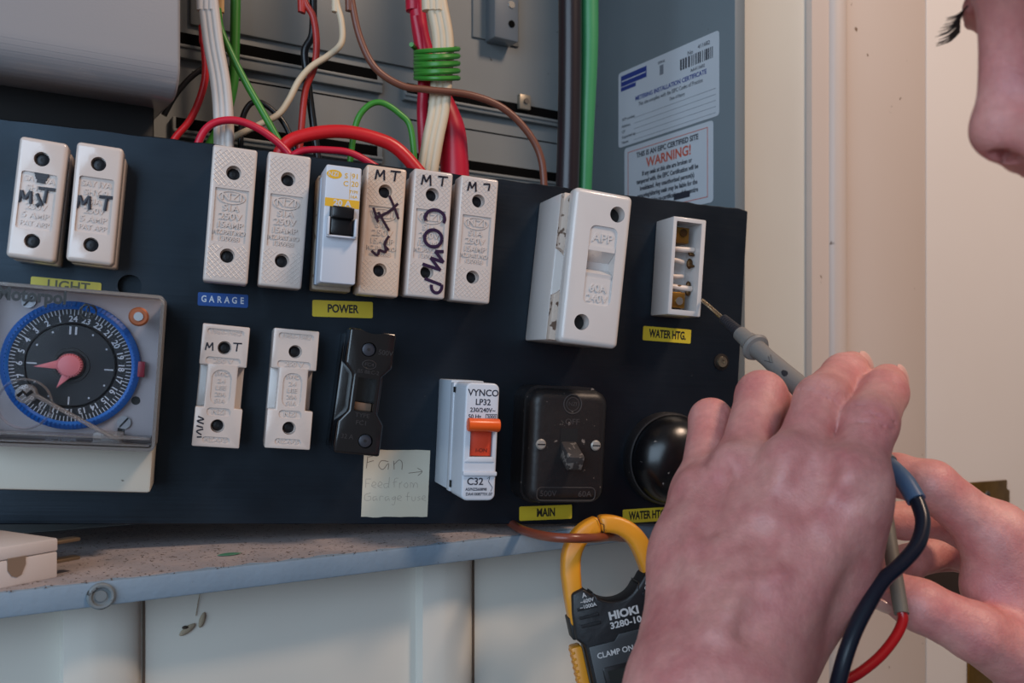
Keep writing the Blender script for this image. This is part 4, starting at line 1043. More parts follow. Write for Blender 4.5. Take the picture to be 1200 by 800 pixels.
lc = part('display_bezel', MB().prism(rrect(-16.5, 19, -74, -50, 1.5), 9.5, 10.2, .3), mat('clamp_bezel', (14, 14, 16), .3), cm)
part('display', MB().b2(-14, 17, -72.5, -52, 10.0, 10.3), mat('lcd_dark', (40, 42, 40), .22), lc, label='dark liquid crystal display')
part('display_digits', lettering([('104', 1.5, -62.5, 19, .8)], 10.35, .03, -.01), mat('lcd_segment', (14, 15, 15), .4), lc)
wb = [(585, 600, .545), (602, 615, .52), (618, 623, .492), (645, 629, .474), (675, 630.5, .472), (700, 630, .484), (722, 629, .505), (750, 640, .535), (770, 700, .56)]
solo('brown_wire', MB().tube(spline([P(*w_) for w_ in wb], 6), [5.4 * .49 / F] * (6 * (len(wb) - 1) + 1), 12), mat('pvc_brown_red', (122, 60, 42), .32), 'brown wire lying below the board and passing through the clamp jaw', 'wire', k=1)

# ================================================================= plug on the ledge, leaf, cocoon
zs = 1.5 + SH * K
def on_ledge(pxx, pyy, z=zs):
    r = ray(pxx, pyy); d = (z - EYE.z) / r.z
    return EYE + r * d
c0 = on_ledge(67.5, 676.5)
e1 = Vector((.50, .866, 0)).normalized(); e2 = Vector((-e1.y, e1.x, 0))
PM = Matrix(((e1.x, e2.x, 0, c0.x), (e1.y, e2.y, 0, c0.y), (0, 0, 1, c0.z), (0, 0, 0, 1)))
pg = thing('plug_adaptor', 'cream plastic plug with metal pins lying on the dusty ledge', 'plug', PM)
plc = mat('plug_cream', (200, 190, 186), .5, bump=(200, .06))
ph = 17.2
part('lower_shell', MB().b2(-34, 0, 0, 58, 0, ph * .66, .7), plc, pg)
part('upper_shell', MB().b2(-34.2, .2, -.2, 58, ph * .67, ph, .9), plc, pg)
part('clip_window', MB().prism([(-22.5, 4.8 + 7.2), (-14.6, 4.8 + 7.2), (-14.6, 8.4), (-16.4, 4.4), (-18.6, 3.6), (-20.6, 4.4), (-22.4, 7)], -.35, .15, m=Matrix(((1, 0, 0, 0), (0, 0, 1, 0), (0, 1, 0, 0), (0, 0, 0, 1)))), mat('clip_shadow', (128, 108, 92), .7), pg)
pin = mat('pin_metal', (140, 118, 92), .4, .8, bump=(100, .2))
part('pin', MB().box(5, 4, ph * .86, 14, 5.5, 1.6, .5), pin, pg)
part('pin', MB().box(5, 4, ph * .38, 14, 5.5, 1.6, .5), pin, pg)
lp0 = on_ledge(268, 651)
lf = MB().prism([(-5.6, 0), (-3, 1.6), (0, 2.2), (3, 1.7), (6.2, 0), (3, -1.5), (0, -1.9), (-3, -1.2)], 0, .35, .12, 1)
solo('leaf', lf, mat('leaf_green', (74, 128, 100), .5, var=((54, 100, 76), 200, .6)), 'small fallen green leaf lying on the dusty ledge', 'leaf', Matrix.Translation(lp0 + Vector((0, 0, .0006))) @ Matrix.Rotation(.55, 4, 'Z') @ Matrix.Rotation(.10, 4, 'X'))
qc = CAB.hit(219, 737, WN)
ck = thing('cocoon', 'small brown insect cocoon and web stuck to the wall under the ledge', 'cocoon', CAB.at(qc.x, qc.y, WN))
part('silk', MB().ball(0, 0, .8, 4.4, 1.6, 1.0, 14, m=Matrix.Rotation(.55, 4, 'Z')).ball(5.5, 5.5, .8, 1.4, 3.8, .9, 12, m=Matrix.Rotation(-.3, 4, 'Z')), mat('silk_brown', (150, 136, 116), .9, bump=(300, .8)), ck)
part('husk', MB().ball(-1.2, 1.4, 1.6, 1.5, .8, .8, 10), mat('husk_dark', (54, 42, 32), .7), ck)
part('thread', MB().tube([(4, 6, .8), (5, 12, .6), (6, 20, 3), (5.6, 27, 8)], .22, 5), mat('silk_brown', (150, 136, 116)), ck)

# ================================================================= test probes
def line_px(A, B, x):
    """parameter along A-B where it projects to pixel column x"""
    f = lambda t: CX + F * ((A + (B - A) * t) - EYE).x / ((A + (B - A) * t) - EYE).y
    lo, hi = -.5, 1.5
    for _ in range(50):
        m_ = (lo + hi) / 2
        if f(m_) < x: lo = m_
        else: hi = m_
    return lo
q = BOARD.hit(822.5, 351, .023)
TIP = BOARD.pt(q.x, q.y, .023)
PEND = P(1042, 546, .392)
ax = (PEND - TIP); PL = ax.length / K
PMX = ax.to_track_quat('Z', 'Y').to_matrix().to_4x4(); PMX.translation = TIP
pb = thing('test_probe', 'grey test probe with a black lead, touching the open fuse base', 'test probe', PMX)
def at_px(x): return line_px(TIP, PEND, x) * PL
grey = mat('probe_grey', (120, 116, 112), .5, bump=(200, .1)); gdk = mat('probe_dark', (40, 40, 46), .5, bump=(220, .3))
chrome = mat('probe_tip_metal', (200, 180, 150), .25, 1.0, bump=(120, .15))
a1, a2, a3, a4, a5 = at_px(848), at_px(867), at_px(876), at_px(890), at_px(898)
mmpx = .52 / F / K
part('tip', MB().lathe([(0, 0), (.9, .8), (1.15, 3), (1.15, a1 + 2)], 16), chrome, pb)
sl = [(0, a1)]; n_ = 9
for i in range(n_):
    z0 = a1 + (a2 - a1) * i / n_; z1 = a1 + (a2 - a1) * (i + .6) / n_; r_ = 2.7 + .75 * i / n_
    sl += [(r_, z0), (r_, z1), (r_ - .3, z1 + .1), (r_ - .3, z0 + (a2 - a1) / n_)]
part('ribbed_sleeve', MB().lathe(sl + [(3.4, a2 + 1)], 24), gdk, pb)
part('handle', MB().lathe([(3.4, a2), (4.1, a2 + .3), (4.4, a3), (4.9, a3 + .6), (4.9, a4 - 3), (4.5, a5), (4.9, a5 + 18), (5.4, a5 + 32), (5.0, a5 + 60), (4.6, PL - 1), (0, PL)], 32), grey, pb)
part('guard_ring', MB().lathe([(4.6, a4 - 6.4), (6.8, a4 - 5.6), (7.5, a4 - 4.0), (6.8, a4 - 2.4), (4.6, a4 - 1.8)], 36), grey, pb)
# oval inset and moulded triangle on the side facing the viewer
def face_dir(M):
    v = (M.inverted() @ EYE.to_4d()).to_3d(); v.z = 0; return math.atan2(v.y, v.x)
fd = face_dir(PMX)
zi = at_px(927)
part('oval_inset', MB().ball(4.4, 0, zi, .75, 1.8, 5.2, 20, m=Matrix.Rotation(fd, 4, 'Z')), gdk, pb)
zt_ = at_px(908)
tr = MB(); Rz = Matrix.Rotation(fd, 4, 'Z')
tr.tube([Rz @ Vector(p) for p in ((4.75, -2.2, zt_ - 2.2), (4.95, 0, zt_ + 3), (4.75, 2.0, zt_ - 2.6))], .16, 5).tube([Rz @ Vector(p) for p in ((4.9, -1.0, zt_ - 2.6), (4.95, .9, zt_ + 1.5))], .16, 5)
part('moulded_mark', tr, mat('probe_mark', (66, 66, 70), .5), pb)
srp = [PEND - ax.normalized() * .006, PEND, P(1050, 553, .386), P(1062, 566, .380), P(1074, 586, .374)]
inv = PMX.inverted()
part('strain_relief', MB().tube([inv @ p for p in spline(srp, 5)], [.0042, .0042, .0042] + [.0039] * 18, 16), mat('relief_blue_grey', (66, 92, 120), .42), pb, k=1)
lead = [(1070, 580, .3755), (1076, 590, .373), (1081.5, 611, .368), (1076, 636, .363), (1059, 658, .359), (1035, 680, .355), (1016, 710, .350), (998, 747, .345), (984, 792, .340), (972, 850, .330), (960, 960, .31)]
part('lead', MB().tube([inv @ P(*p) for p in lead[:1]] + [inv @ p for p in spline([P(*p) for p in lead], 6)][1:], .0030, 14), mat('lead_black_blue', (16, 26, 38), .28), pb, k=1)
# red probe
R0, R1 = P(1056.5, 719, .374), P(1021, 503, .420)
ax2 = R1 - R0; L2 = ax2.length / K
RM = ax2.to_track_quat('Z', 'Y').to_matrix().to_4x4(); RM.translation = R0
rp = thing('test_probe', 'grey test probe with a red lead held in the rear hand', 'test probe', RM)
gbr = mat('probe_taupe', (112, 102, 86), .5, var=((92, 92, 96), 60, .6))
part('handle', MB().lathe([(0, 0), (2.9, 0), (3.0, 6), (3.1, L2 * .4), (3.6, L2 * .72), (3.9, L2 - 3), (3.2, L2), (0, L2)], 24), gbr, rp)
inv = RM.inverted()
part('collar', MB().lathe([(3.4, L2 * .66), (4.2, L2 * .68), (4.2, L2 * .70), (3.4, L2 * .72)], 24), mat('probe_red', (206, 34, 30), .4), rp)
lead = [(1055.5, 714, .3745), (1058, 726, .373), (1050, 745, .370), (1032, 768, .366), (1009, 787, .362), (980, 805, .357), (930, 850, .34), (900, 960, .32)]
part('lead', MB().tube([inv @ p for p in spline([P(*p) for p in lead], 6)], .0021, 12), mat('lead_red', (166, 22, 26), .3), rp, k=1)
# ================================================================= the person: skin surface grown from a blended distance field
def surface_nets(V, org, h):
    ins = V < 0
    nx, ny, nz = V.shape
    C = [(i, j, k) for i in (0, 1) for j in (0, 1) for k in (0, 1)]
    def sub(A, c): return A[c[0]:nx - 1 + c[0], c[1]:ny - 1 + c[1], c[2]:nz - 1 + c[2]]
    cnt = np.zeros((nx - 1, ny - 1, nz - 1), np.int16)
    for c in C: cnt += sub(ins, c)
    mask = (cnt > 0) & (cnt < 8)
    idx = np.argwhere(mask)
    acc = np.zeros((len(idx), 3)); num = np.zeros(len(idx))
    I, J, Kk = idx.T
    for a in C:
        for ax in range(3):
            if a[ax]: continue
            b = list(a); b[ax] = 1
            va = V[I + a[0], J + a[1], Kk + a[2]]; vb = V[I + b[0], J + b[1], Kk + b[2]]
            cr = (va < 0) != (vb < 0)
            t = np.where(cr, va / np.where(cr, va - vb, 1), 0)
            p = np.tile(np.array(a, float), (len(idx), 1)); p[:, ax] += t
            acc[cr] += p[cr]; num[cr] += 1
    verts = (idx + acc / num[:, None]) * h + np.array(org)
    lut = -np.ones(mask.shape, np.int64); lut[mask] = np.arange(len(idx))
    faces = []
    for ax in range(3):
        o1, o2 = (ax + 1) % 3, (ax + 2) % 3
        sl0 = [slice(None)] * 3; sl1 = [slice(None)] * 3
        sl0[ax] = slice(0, -1); sl1[ax] = slice(1, None)
        A = ins[tuple(sl0)]; B = ins[tuple(sl1)]
        e = np.argwhere(A != B)
        e = e[(e[:, o1] > 0) & (e[:, o2] > 0) & (e[:, o1] < V.shape[o1] - 1) & (e[:, o2] < V.shape[o2] - 1)]
        fl = A[tuple(e.T)]
        def cell(d1, d2):
            c = e.copy(); c[:, o1] -= d1; c[:, o2] -= d2
            return lut[tuple(c.T)]
        q = np.stack([cell(1, 1), cell(0, 1), cell(0, 0), cell(1, 0)], 1)
        q[~fl] = q[~fl][:, ::-1]
        faces.append(q)
    fc = np.concatenate(faces); used, invx = np.unique(fc, return_inverse=True)
    return verts[used], invx.reshape(fc.shape)
def smin(a, b, k):
    h = np.clip(.5 + .5 * (b - a) / k, 0, 1)
    return b + (a - b) * h - k * h * (1 - h)
def smax(a, b, k): return -smin(-a, -b, k)
class Grid:
    def __init__(s, lo, hi, h):
        s.lo = np.array(lo, float); s.h = h
        n = np.ceil((np.array(hi) - s.lo) / h).astype(int) + 1
        s.X, s.Y, s.Z = [a.astype(np.float32) for a in np.meshgrid(*[s.lo[i] + h * np.arange(n[i]) for i in range(3)], indexing='ij')]
    def cone(s, a, b, ra, rb):
        a = np.array(a, float); d = np.array(b, float) - a
        px_, py_, pz_ = s.X - a[0], s.Y - a[1], s.Z - a[2]
        t = np.clip((px_ * d[0] + py_ * d[1] + pz_ * d[2]) / max(d @ d, 1e-12), 0, 1)
        return np.sqrt((px_ - t * d[0]) ** 2 + (py_ - t * d[1]) ** 2 + (pz_ - t * d[2]) ** 2) - (ra + (rb - ra) * t)
    def ell(s, c, ax, r):
        """ellipsoid, ax = 3 unit axes"""
        p = (s.X - c[0], s.Y - c[1], s.Z - c[2])
        q = [(p[0] * a[0] + p[1] * a[1] + p[2] * a[2]) / rr for a, rr in zip(ax, r)]
        k0 = np.sqrt(q[0] ** 2 + q[1] ** 2 + q[2] ** 2)
        k1 = np.sqrt((q[0] / r[0]) ** 2 + (q[1] / r[1]) ** 2 + (q[2] / r[2]) ** 2)
        return k0 * (k0 - 1) / np.maximum(k1, 1e-9)
    def mesh(s, V): return surface_nets(V, s.lo, s.h)

def bounds(pts, pad):
    a = np.array([tuple(p) for p in pts]); return a.min(0) - pad, a.max(0) + pad

def hand_field(g, wrist, elbow, mcps, fingers, thumb, palm_extra, tendons, rw=(.030, .0225), fr=None, grooves=(), palm_r=None):
    """palm + fingers, blended; fingers: lists of joints [mcp, pip, dip, tip] with radii"""
    palm = None
    pr_ = palm_r or [.0118] * len(mcps)
    for m_, r_ in zip(mcps, pr_):
        d = g.cone(wrist, m_, rw[1] * .74, r_)
        palm = d if palm is None else smin(palm, d, .016)
    for a, b, ra, rb, k in palm_extra: palm = smin(palm, g.cone(a, b, ra, rb), k)
    d = g.cone(wrist, elbow, rw[1], rw[1] * 1.75)
    palm = smin(palm, d, .02)
    for a, b, r in tendons: palm = smin(palm, g.cone(a, b, r, r * .8), .006)
    for a, b, r, k in grooves: palm = smax(palm, -g.cone(a, b, r, r), k)
    res = None
    for js, rs in fingers + [thumb]:
        f = None
        for i in range(len(js) - 1):
            d = g.cone(js[i], js[i + 1], rs[i], rs[i + 1])
            f = d if f is None else smin(f, d, .0035)
        f = smin(palm, f, .0055)
        res = f if res is None else smin(res, f, .0005)
    return res

# ---- left hand: back towards the viewer, holding the black-lead probe
def lift(p, d=.0): return p + (EYE - p).normalized() * d
def trace(g, V, px_, py_, d0=.27, d1=.50):
    """depth at which the sight line of a pixel first meets the field"""
    r = ray(px_, py_)
    ds = np.arange(d0, d1, .0004)
    q = (np.array(EYE)[None] + np.array(r)[None] * ds[:, None] - g.lo) / g.h
    i = np.clip(q.astype(int), 0, np.array(V.shape) - 2)
    v = V[i[:, 0], i[:, 1], i[:, 2]]
    ok = ((q > 0) & (q < np.array(V.shape) - 2)).all(1) & (v < 0)
    return ds[np.argmax(ok)] if ok.any() else None
def sculpt(g, V, path, r, sink, k, add=True):
    """add a ridge (or press a groove) along a pixel path lying on the surface"""
    q = []
    for x_, y_ in path:
        d = trace(g, V, x_, y_)
        if d is not None: q.append(P(x_, y_, d + sink))
    for a_, b_ in zip(q, q[1:]):
        c_ = g.cone(a_, b_, r, r)
        V = smin(V, c_, k) if add else smax(V, -c_, k)
    return V
Wl, El = P(834, 830, .330), Vector((.052, .17, 1.5 - .34))
iM, mM, rM, pM = P(1000, 566, .354), P(932, 545, .366), P(868, 548, .382), P(822, 572, .394)
FINL = [
    ([iM, P(1019, 496, .371), P(1035, 461, .390), P(1040, 448, .406)], [.0106, .0109, .0098, .0084]),
    ([mM, P(962, 470, .386), P(990, 441, .408), P(998, 433, .422)], [.0106, .0108, .0100, .0086]),
    ([rM, P(892, 464, .412), P(917, 490, .437), P(928, 508, .432)], [.0104, .0110, .0100, .0085]),
    ([pM, P(833, 492, .424), P(853, 512, .446), P(870, 528, .442)], [.0098, .0096, .0085, .0072]),
]
TH = ([P(900, 775, .356), P(980, 668, .378), P(984, 592, .416), P(962, 525, .444)], [.0180, .0128, .0112, .0090])
cm1 = P(886, 775, .350)
extra = [(Wl, cm1, .021, .017, .014), (cm1, P(978, 664, .374), .0172, .0138, .014), (P(980, 660, .370), iM, .0130, .0100, .016), (P(960, 690, .362), P(1000, 600, .362), .012, .010, .014),
         (P(812, 655, .375), P(818, 590, .394), .0140, .0105, .012), (P(808, 740, .352), P(811, 650, .375), .0165, .0145, .014),
         (P(786, 800, .334), P(784, 830, .332), .0115, .0125, .010),
         (P(880, 660, .364), P(960, 600, .364), .016, .012, .014)]
pts = [Wl, iM, mM, rM, pM, cm1, P(700, 900, .33), P(980, 900, .33), P(838, 822, .28)] + [j for f in FINL for j in f[0]] + TH[0] + [Wl + (El - Wl) * .38]
lo, hi = bounds(pts, .026)
g = Grid(lo, hi, .0013)
deep = lambda p, d: lift(p, -d)
V = hand_field(g, Wl, El, [deep(iM, .002), deep(mM, .002), deep(rM, .002), deep(pM, .002)], FINL, TH, extra, [], rw=(.03, .0246), palm_r=[.0112, .0116, .0112, .0105])
# knuckles, tendons, hollows between them
for x_, y_, r_ in ((992, 552, .0075), (922, 533, .0080), (858, 540, .0068), (812, 566, .0055)):
    d = trace(g, V, x_, y_)
    V = smin(V, g.cone(P(x_, y_, d + r_ * .62), P(x_ - 4, y_ + 8, d + r_ * .62), r_, r_), .006)
V = sculpt(g, V, [(992, 560), (955, 612), (915, 665), (880, 706), (851, 742)], .0024, .0014, .007)
V = sculpt(g, V, [(922, 542), (900, 600), (878, 660), (856, 720)], .0021, .0015, .007)
V = sculpt(g, V, [(858, 552), (846, 610), (838, 680), (832, 740)], .0018, .0015, .007)
V = sculpt(g, V, [(812, 575), (812, 640), (815, 700)], .0016, .0013, .007)
V = sculpt(g, V, [(982, 590), (950, 622), (926, 648)], .0034, -.0021, .008, False)
V = sculpt(g, V, [(962, 548), (940, 590)], .0040, -.0026, .008, False)
V = sculpt(g, V, [(908, 575), (893, 622), (886, 650)], .0034, -.0024, .008, False)
V = sculpt(g, V, [(845, 560), (833, 610)], .0034, -.0026, .008, False)
V = sculpt(g, V, [(893, 700), (880, 735)], .0030, -.0024, .008, False)
# creases across the finger joints
for cx_, cy_, sl_ in ((962, 452, .35), (958, 462, .3), (1028, 478, .25), (1026, 487, .2), (1024, 496, .2), (968, 446, .4)):
    V = sculpt(g, V, [(cx_ - 26, cy_ - 26 * sl_ + 3), (cx_, cy_), (cx_ + 24, cy_ + 24 * sl_ + 4)], .0005, 0, .0010, False)
VL, FLc = g.mesh(V)

# ---- right hand, seen from the thumb side, holding the red-lead probe
Wr, Er = P(1262, 812, .440), Vector((.40, .40, 1.5 - .36))
iR, mR, rR, pR = P(1166, 628, .412), P(1178, 645, .432), P(1186, 668, .450), P(1196, 692, .465)
FINR = [
    ([iR, P(1092, 568, .408), P(1050, 556, .418), P(1032, 560, .428)], [.0122, .0106, .0094, .0080]),
    ([mR, P(1106, 606, .448), P(1060, 610, .446), P(1022, 606, .438)], [.0112, .0098, .0088, .0076]),
    ([rR, P(1112, 640, .476), P(1062, 660, .462), P(1020, 676, .448)], [.0108, .0096, .0088, .0076]),
    ([pR, P(1128, 650, .500), P(1082, 655, .496), P(1052, 664, .486)], [.0098, .0084, .0076, .0066]),
]
THR = ([P(1222, 782, .405), P(1142, 740, .392), P(1078, 709, .392), P(1047, 694, .396)], [.0185, .0122, .0108, .0092])
extraR = [(Wr, P(1222, 780, .408), .022, .018, .014), (P(1222, 780, .408), iR, .017, .0115, .016), (P(1205, 700, .425), P(1150, 690, .412), .013, .006, .012),
          (P(1180, 745, .402), P(1158, 690, .412), .011, .006, .012), (P(1230, 720, .445), P(1190, 660, .432), .019, .013, .014)]
pts = [Wr, iR, mR, rR, pR] + [j for f in FINR for j in f[0]] + THR[0] + [Wr + (Er - Wr) * .35]
lo, hi = bounds(pts, .028)
g = Grid(lo, hi, .0014)
V = hand_field(g, Wr, Er, [iR, mR, rR, pR], FINR, THR, extraR, [], rw=(.03, .0265), palm_r=[.0125, .0125, .012, .011])
VR, FRc = g.mesh(V)

# ---- head: axes forward, left, up (metres), nasion at N0
yaw, pit = math.radians(-20), math.radians(22)
fwd = Vector((-math.cos(pit) * math.cos(yaw), -math.cos(pit) * math.sin(yaw), -math.sin(pit)))
lef = Vector((0, 0, 1)).cross(fwd).normalized(); upv = fwd.cross(lef).normalized()
N0 = P(1157, -4, .275)
def H(f, l, u): return N0 + fwd * (f * K) + lef * (l * K) + upv * (u * K)
AX = [tuple(fwd), tuple(lef), tuple(upv)]
neck_b = H(-120, 0, -190)
lo, hi = bounds([H(25, 0, -50), H(-200, 80, 115), H(-200, -80, 115), H(0, 75, 0), H(0, -75, 0), H(-20, 0, -125), H(-100, 0, -150)], .02)
g = Grid(lo, hi, .0020)
def E_(c, r): return g.ell(H(*c), AX, [x * K for x in r])
def Cn(a, b, ra, rb): return g.cone(H(*a), H(*b), ra * K, rb * K)
V = smin(E_((-98, 0, 28), (98, 74, 88)), E_((-52, 0, -40), (52, 60, 78)), .02)
V = smin(V, E_((-30, 0, -98), (26, 30, 20)), .02)
for s_ in (1, -1):
    V = smin(V, Cn((-32, 18 * s_, -100), (-92, 56 * s_, -62), 14, 13), .015)
    V = smin(V, E_((-26, 42 * s_, -32), (20, 18, 16)), .02)             # cheek
    V = smin(V, Cn((-2, 8 * s_, 20), (-18, 46 * s_, 22), 9, 8), .014)    # brow
    V = smax(V, -E_((-1, 31 * s_, 2), (14, 15, 10)), .010)              # eye socket
    V = smin(V, E_((-14, 31 * s_, 1), (13, 13, 12)), .003)              # eyeball with lids
    V = smin(V, Cn((-1, 22 * s_, 6), (-3, 42 * s_, 6), 3.4, 2.6), .004)  # upper lid
V = smin(V, Cn((-8, 0, 4), (9.5, 0, -34), 7.0, 7.2), .012)               # bridge
V = smin(V, E_((12.6, 0, -38), (7.6, 8.0, 6.8)), .006); V = smin(V, Cn((9, 0, -45), (-2, 0, -55), 4.8, 4.8), .006)                    # tip
for s_ in (1, -1):
    V = smin(V, E_((1.5, 11.0 * s_, -47.2), (10.5, 6.6, 6.8)), .0055); V = smin(V, Cn((11, 3 * s_, -41), (4, 9 * s_, -48.5), 5.6, 5.8), .006)         # wing
    V = smax(V, -E_((6.0, 13.5 * s_, -50.4), (5.0, 5.0, 1.9)), .0012) if s_ < 0 else V  # nostril
for xa, ya, xb, yb in ((1169, 179, 1180, 180), (1180, 180, 1195, 184)):     # the nostril on the near side
    da, db = trace(g, V, xa, ya, .20, .34), trace(g, V, xb, yb, .20, .34)
    if da and db: V = smax(V, -g.cone(P(xa, ya, da + .0005), P(xb, yb, db + .0005), .0021, .0024), .0008)
V = smin(V, Cn((-6, -18, -72), (1.5, 0, -68), 4, 5.5), .006); V = smin(V, Cn((-6, 18, -72), (1.5, 0, -68), 4, 5.5), .006)
V = smin(V, Cn((-7, -14, -79), (-1, 0, -80), 4, 6), .005); V = smin(V, Cn((-7, 14, -79), (-1, 0, -80), 4, 6), .005)
V = smax(V, -Cn((-4, -20, -75.5), (4, 0, -74), 1, 1), .002); V = smax(V, -Cn((-4, 20, -75.5), (4, 0, -74), 1, 1), .002)
for s_ in (1, -1):
    e = smin(E_((-106, 76 * s_, -12), (16, 7, 30)), E_((-100, 72 * s_, -34), (10, 7, 14)), .006)
    e = smax(e, -E_((-102, 82 * s_, -10), (9, 6, 18)), .004)
    V = smin(V, e, .006)
V = smin(V, g.cone(H(-105, 0, -60), neck_b, .058, .060), .03)
VH, FHc = g.mesh(V)

# ---- coarse body under the clothes: neck, arms; the clothes themselves
def U(x, y, z): return Vector((x, y, 1.5 + z))
shl, shr = U(.40, .08, -.16), U(.44, .44, -.16)
neckp = U(.36, .27, -.05)
hipc = U(.56, .30, -.62)
pts = [shl, shr, El, Er, hipc, neckp, U(.25, .1, -.7)]
lo, hi = bounds(pts, .14)
g = Grid(lo, hi, .009)
T = smin(g.cone(U(.42, .26, -.22), hipc, .13, .125), g.cone(shl, shr, .062, .062), .08)
T = smin(T, g.cone(U(.44, .16, -.26), U(.46, .36, -.26), .105, .105), .06)
T = smin(T, g.cone(U(.52, .20, -.58), U(.54, .40, -.58), .10, .10), .05)
T = smin(T, g.cone(neckp + Vector((.03, 0, -.06)), neckp + Vector((.05, 0, -.10)), .068, .085), .03)
for s_, e_, w_ in ((shl, El, Wl), (shr, Er, Wr)):
    A = smin(g.cone(s_, e_, .060, .048), g.cone(e_, e_ + (w_ - e_) * .42, .048, .044), .02)
    T = smin(T, A, .035)
VT_, FT_ = g.mesh(T)
g = Grid((.30, .02, .03), (.86, .60, 1.0), .011)
LgA = smin(g.cone(U(.55, .21, -.62), U(.52, .16, -1.0), .098, .068), g.cone(U(.52, .16, -1.0), U(.58, .14, -1.44), .068, .055), .02)
LgB = smin(g.cone(U(.56, .39, -.62), U(.54, .42, -1.0), .098, .068), g.cone(U(.54, .42, -1.0), U(.60, .44, -1.44), .068, .055), .02)
Tr = smin(smin(LgA, LgB, .02), g.cone(U(.53, .22, -.62), U(.55, .38, -.62), .105, .105), .04)
Tr = np.maximum(Tr, .06 - g.Z)
VTr, FTr = g.mesh(Tr)
def mesh_from(name, sets, smooth_it=2):
    vs, fs, n = [], [], 0
    for v, f in sets: vs.append(v); fs.append(f + n); n += len(v)
    me = bpy.data.meshes.new(name)
    me.from_pydata(np.concatenate(vs).tolist(), [], np.concatenate(fs).tolist())
    for p in me.polygons: p.use_smooth = True
    me.update()
    return me
def relax(v, f, it=2, lam=.5):
    e = np.concatenate([f[:, [0, 1]], f[:, [1, 2]], f[:, [2, 3]], f[:, [3, 0]]])
    for _ in range(it):
        s_ = np.zeros_like(v); c_ = np.zeros(len(v))
        np.add.at(s_, e[:, 0], v[e[:, 1]]); np.add.at(s_, e[:, 1], v[e[:, 0]]); np.add.at(c_, e[:, 0], 1); np.add.at(c_, e[:, 1], 1)
        v = v * (1 - lam) + lam * s_ / c_[:, None]
    return v
# arms and neck that join hands and head inside the clothes
g = Grid(bounds([shl, shr, El, Er, Wl, Wr, neckp, neck_b], .07)[0], bounds([shl, shr, El, Er, Wl, Wr, neckp, neck_b], .07)[1], .010)
B = smin(g.cone(shl, shr, .045, .045), g.cone(neck_b, U(.44, .26, -.2), .056, .062), .04)
for s_, e_, w_ in ((shl, El, Wl), (shr, Er, Wr)):
    B = smin(B, smin(g.cone(s_, e_, .045, .040), g.cone(e_, e_ + (w_ - e_) * .50, .038, .032), .02), .03)
VB_, FB_ = g.mesh(B)

def skin_mat():
    m = bpy.data.materials.new('skin'); m.use_nodes = True
    nt = m.node_tree; b = nt.nodes['Principled BSDF']
    tc = nt.nodes.new('ShaderNodeTexCoord')
    def noise(sc, det=4, rough=.55):
        n = nt.nodes.new('ShaderNodeTexNoise'); n.inputs['Scale'].default_value = sc; n.inputs['Detail'].default_value = det; n.inputs['Roughness'].default_value = rough
        nt.links.new(tc.outputs['Object'], n.inputs['Vector']); return n
    n1 = noise(46, 7, .62); r1 = nt.nodes.new('ShaderNodeValToRGB'); e = r1.color_ramp.elements
    e[0].position = .32; e[1].position = .70
    e[0].color = (*lin((216, 154, 144)), 1); e[1].color = (*lin((192, 114, 112)), 1)
    nt.links.new(n1.outputs['Fac'], r1.inputs['Fac'])
    n2 = noise(260, 3); r2 = nt.nodes.new('ShaderNodeValToRGB'); e = r2.color_ramp.elements
    e[0].position = .38; e[1].position = .66; e[0].color = (.90, .90, .90, 1); e[1].color = (1, 1, 1, 1)
    nt.links.new(n2.outputs['Fac'], r2.inputs['Fac'])
    mx = nt.nodes.new('ShaderNodeMix'); mx.data_type = 'RGBA'; mx.blend_type = 'MULTIPLY'; mx.inputs['Factor'].default_value = 1
    nt.links.new(r1.outputs['Color'], mx.inputs[6]); nt.links.new(r2.outputs['Color'], mx.inputs[7])
    nt.links.new(mx.outputs[2], b.inputs['Base Color'])
    b.inputs['Roughness'].default_value = .48
    b.inputs['Subsurface Weight'].default_value = .15
    b.inputs['Subsurface Radius'].default_value = (1.0, .35, .2); b.inputs['Subsurface Scale'].default_value = .004
    n3 = noise(900, 3); n4 = noise(170, 4)
    ad = nt.nodes.new('ShaderNodeMath'); ad.operation = 'ADD'; nt.links.new(n3.outputs['Fac'], ad.inputs[0]); nt.links.new(n4.outputs['Fac'], ad.inputs[1])
    bp = nt.nodes.new('ShaderNodeBump'); bp.inputs['Strength'].default_value = .45; bp.inputs['Distance'].default_value = .0006
    nt.links.new(ad.outputs[0], bp.inputs['Height']); nt.links.new(bp.outputs['Normal'], b.inputs['Normal'])
    return m
skin = skin_mat()
me = mesh_from('person', [(relax(VL, FLc, 2), FLc), (relax(VR, FRc, 2), FRc), (relax(VH, FHc, 1), FHc), (relax(VB_, FB_, 2), FB_)])
person = link('person', me, skin)
tag(person, 'person with bare hands holding two test probes at the switchboard', 'person')
def child(name, v, f, m, label=None):
    o = link(name, mesh_from(name, [(v, f)]), m, person)
    if label: o['label'] = label
    return o
child('shirt', relax(VT_, FT_, 4), FT_, mat('shirt_navy', (34, 40, 58), .85, bump=(300, .5), var=((26, 30, 46), 14, .6)))
child('trousers', relax(VTr, FTr, 4), FTr, mat('trousers_dark', (40, 40, 44), .85, bump=(300, .5)))
for x_, y_ in ((.57, .14), (.59, .44)):
    part('boot', MB().box(-45, 0, 42, 270, 100, 84, 36, 5, m=Matrix.Translation((x_ * 1000, y_ * 1000, 0))), mat('boot_leather', (54, 38, 28), .55, bump=(120, .4)), person)
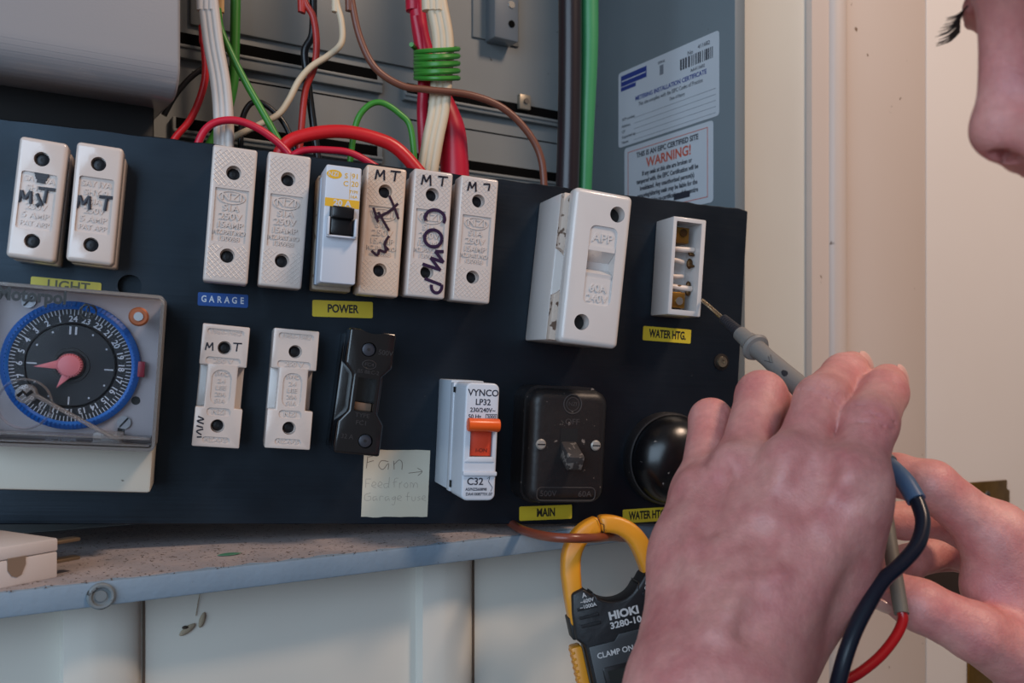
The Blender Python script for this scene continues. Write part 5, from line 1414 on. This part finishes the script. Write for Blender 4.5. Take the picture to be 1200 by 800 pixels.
# hair cap
g = Grid(bounds([H(0, 0, 0), H(-200, 90, 120), H(-200, -90, 120), H(-100, 0, -60)], .02)[0], bounds([H(0, 0, 0), H(-200, 90, 120), H(-200, -90, 120), H(-100, 0, -60)], .02)[1], .004)
hr = g.ell(H(-100, 0, 34), AX, (.105, .082, .095))
hr = smax(hr, -g.ell(H(-40, 0, -55), AX, (.085, .12, .10)), .008); hr = smax(hr, -g.cone(H(-100, -90, -60), H(-100, 90, -60), .05, .05), .01)
v, f = g.mesh(hr)
child('hair', relax(v, f, 2), f, mat('hair_brown', (48, 34, 26), .6, bump=(500, 1.0)), 'short dark brown hair')
# eyelashes and eyebrows
lm = mat('lash_dark', (32, 24, 20), .6)
random.seed(4)
for s_, nm in ((1, 'eyelashes'), (-1, 'eyelashes')):
    mb = MB()
    for i in range(18):
        t = i / 17; l0 = 20 + 24 * t
        a = H(2.0 - 2.5 * abs(t - .45), l0 * s_, 6.0); L_ = random.uniform(7, 9.5)
        dirv = Vector((0, 0, 0)) + fwd * .92 + upv * (-.30 + random.uniform(-.06, .06)) + lef * (s_ * (t - .45) * .5 + random.uniform(-.12, .12))
        p1 = a + dirv * (L_ * .55 * K); p2 = a + dirv * (L_ * K) + upv * (.0016)
        mb.tube(spline([a, p1, p2], 3), [.00028, .00028, .00026, .00024, .0002, .00012, .00006], 5)
    part(nm, mb, lm, person, k=1)
    mb = MB()
    for i in range(40):
        t = i / 39; a = H(2.5 - 14 * t * t, (12 + 36 * t) * s_, 22 + 5 * math.sin(t * 2.6) + random.uniform(-2.5, 2.5))
        d_ = lef * s_ * .8 + upv * .3 + fwd * .1
        mb.tube([a, a + d_ * .004, a + d_ * .009 + upv * -.001], [.0004, .0003, .0001], 4)
    part('eyebrow', mb, mat('brow_brown', (50, 36, 28), .7), person, k=1)
# finger nails on the tips that show
nailm = mat('nail', (214, 160, 146), .28, coat=.3)
def nail(dip, tip, r, side):
    ax_ = (tip - dip).normalized(); s_ = (side - ax_ * side.dot(ax_)).normalized(); w_ = ax_.cross(s_)
    c = tip + s_ * (r * .72) + ax_ * (r * .25)
    M = Matrix(((w_.x, ax_.x, s_.x, c.x), (w_.y, ax_.y, s_.y, c.y), (w_.z, ax_.z, s_.z, c.z), (0, 0, 0, 1)))
    return part('finger_nail', MB().ball(0, 0, 0, r * .78 / K, r * .95 / K, r * .34 / K, 16), nailm, person).__setattr__('matrix_local', M)
nail(FINL[0][0][2], FINL[0][0][3], .0082, Vector((.9, .35, .35)))
nail(FINL[1][0][2], FINL[1][0][3], .0086, Vector((.9, .35, .35)))
nail(THR[0][2], THR[0][3], .0092, Vector((-.3, -.3, -1)))
nail(FINR[2][0][2], FINR[2][0][3], .0076, Vector((-.2, -.9, .5)))
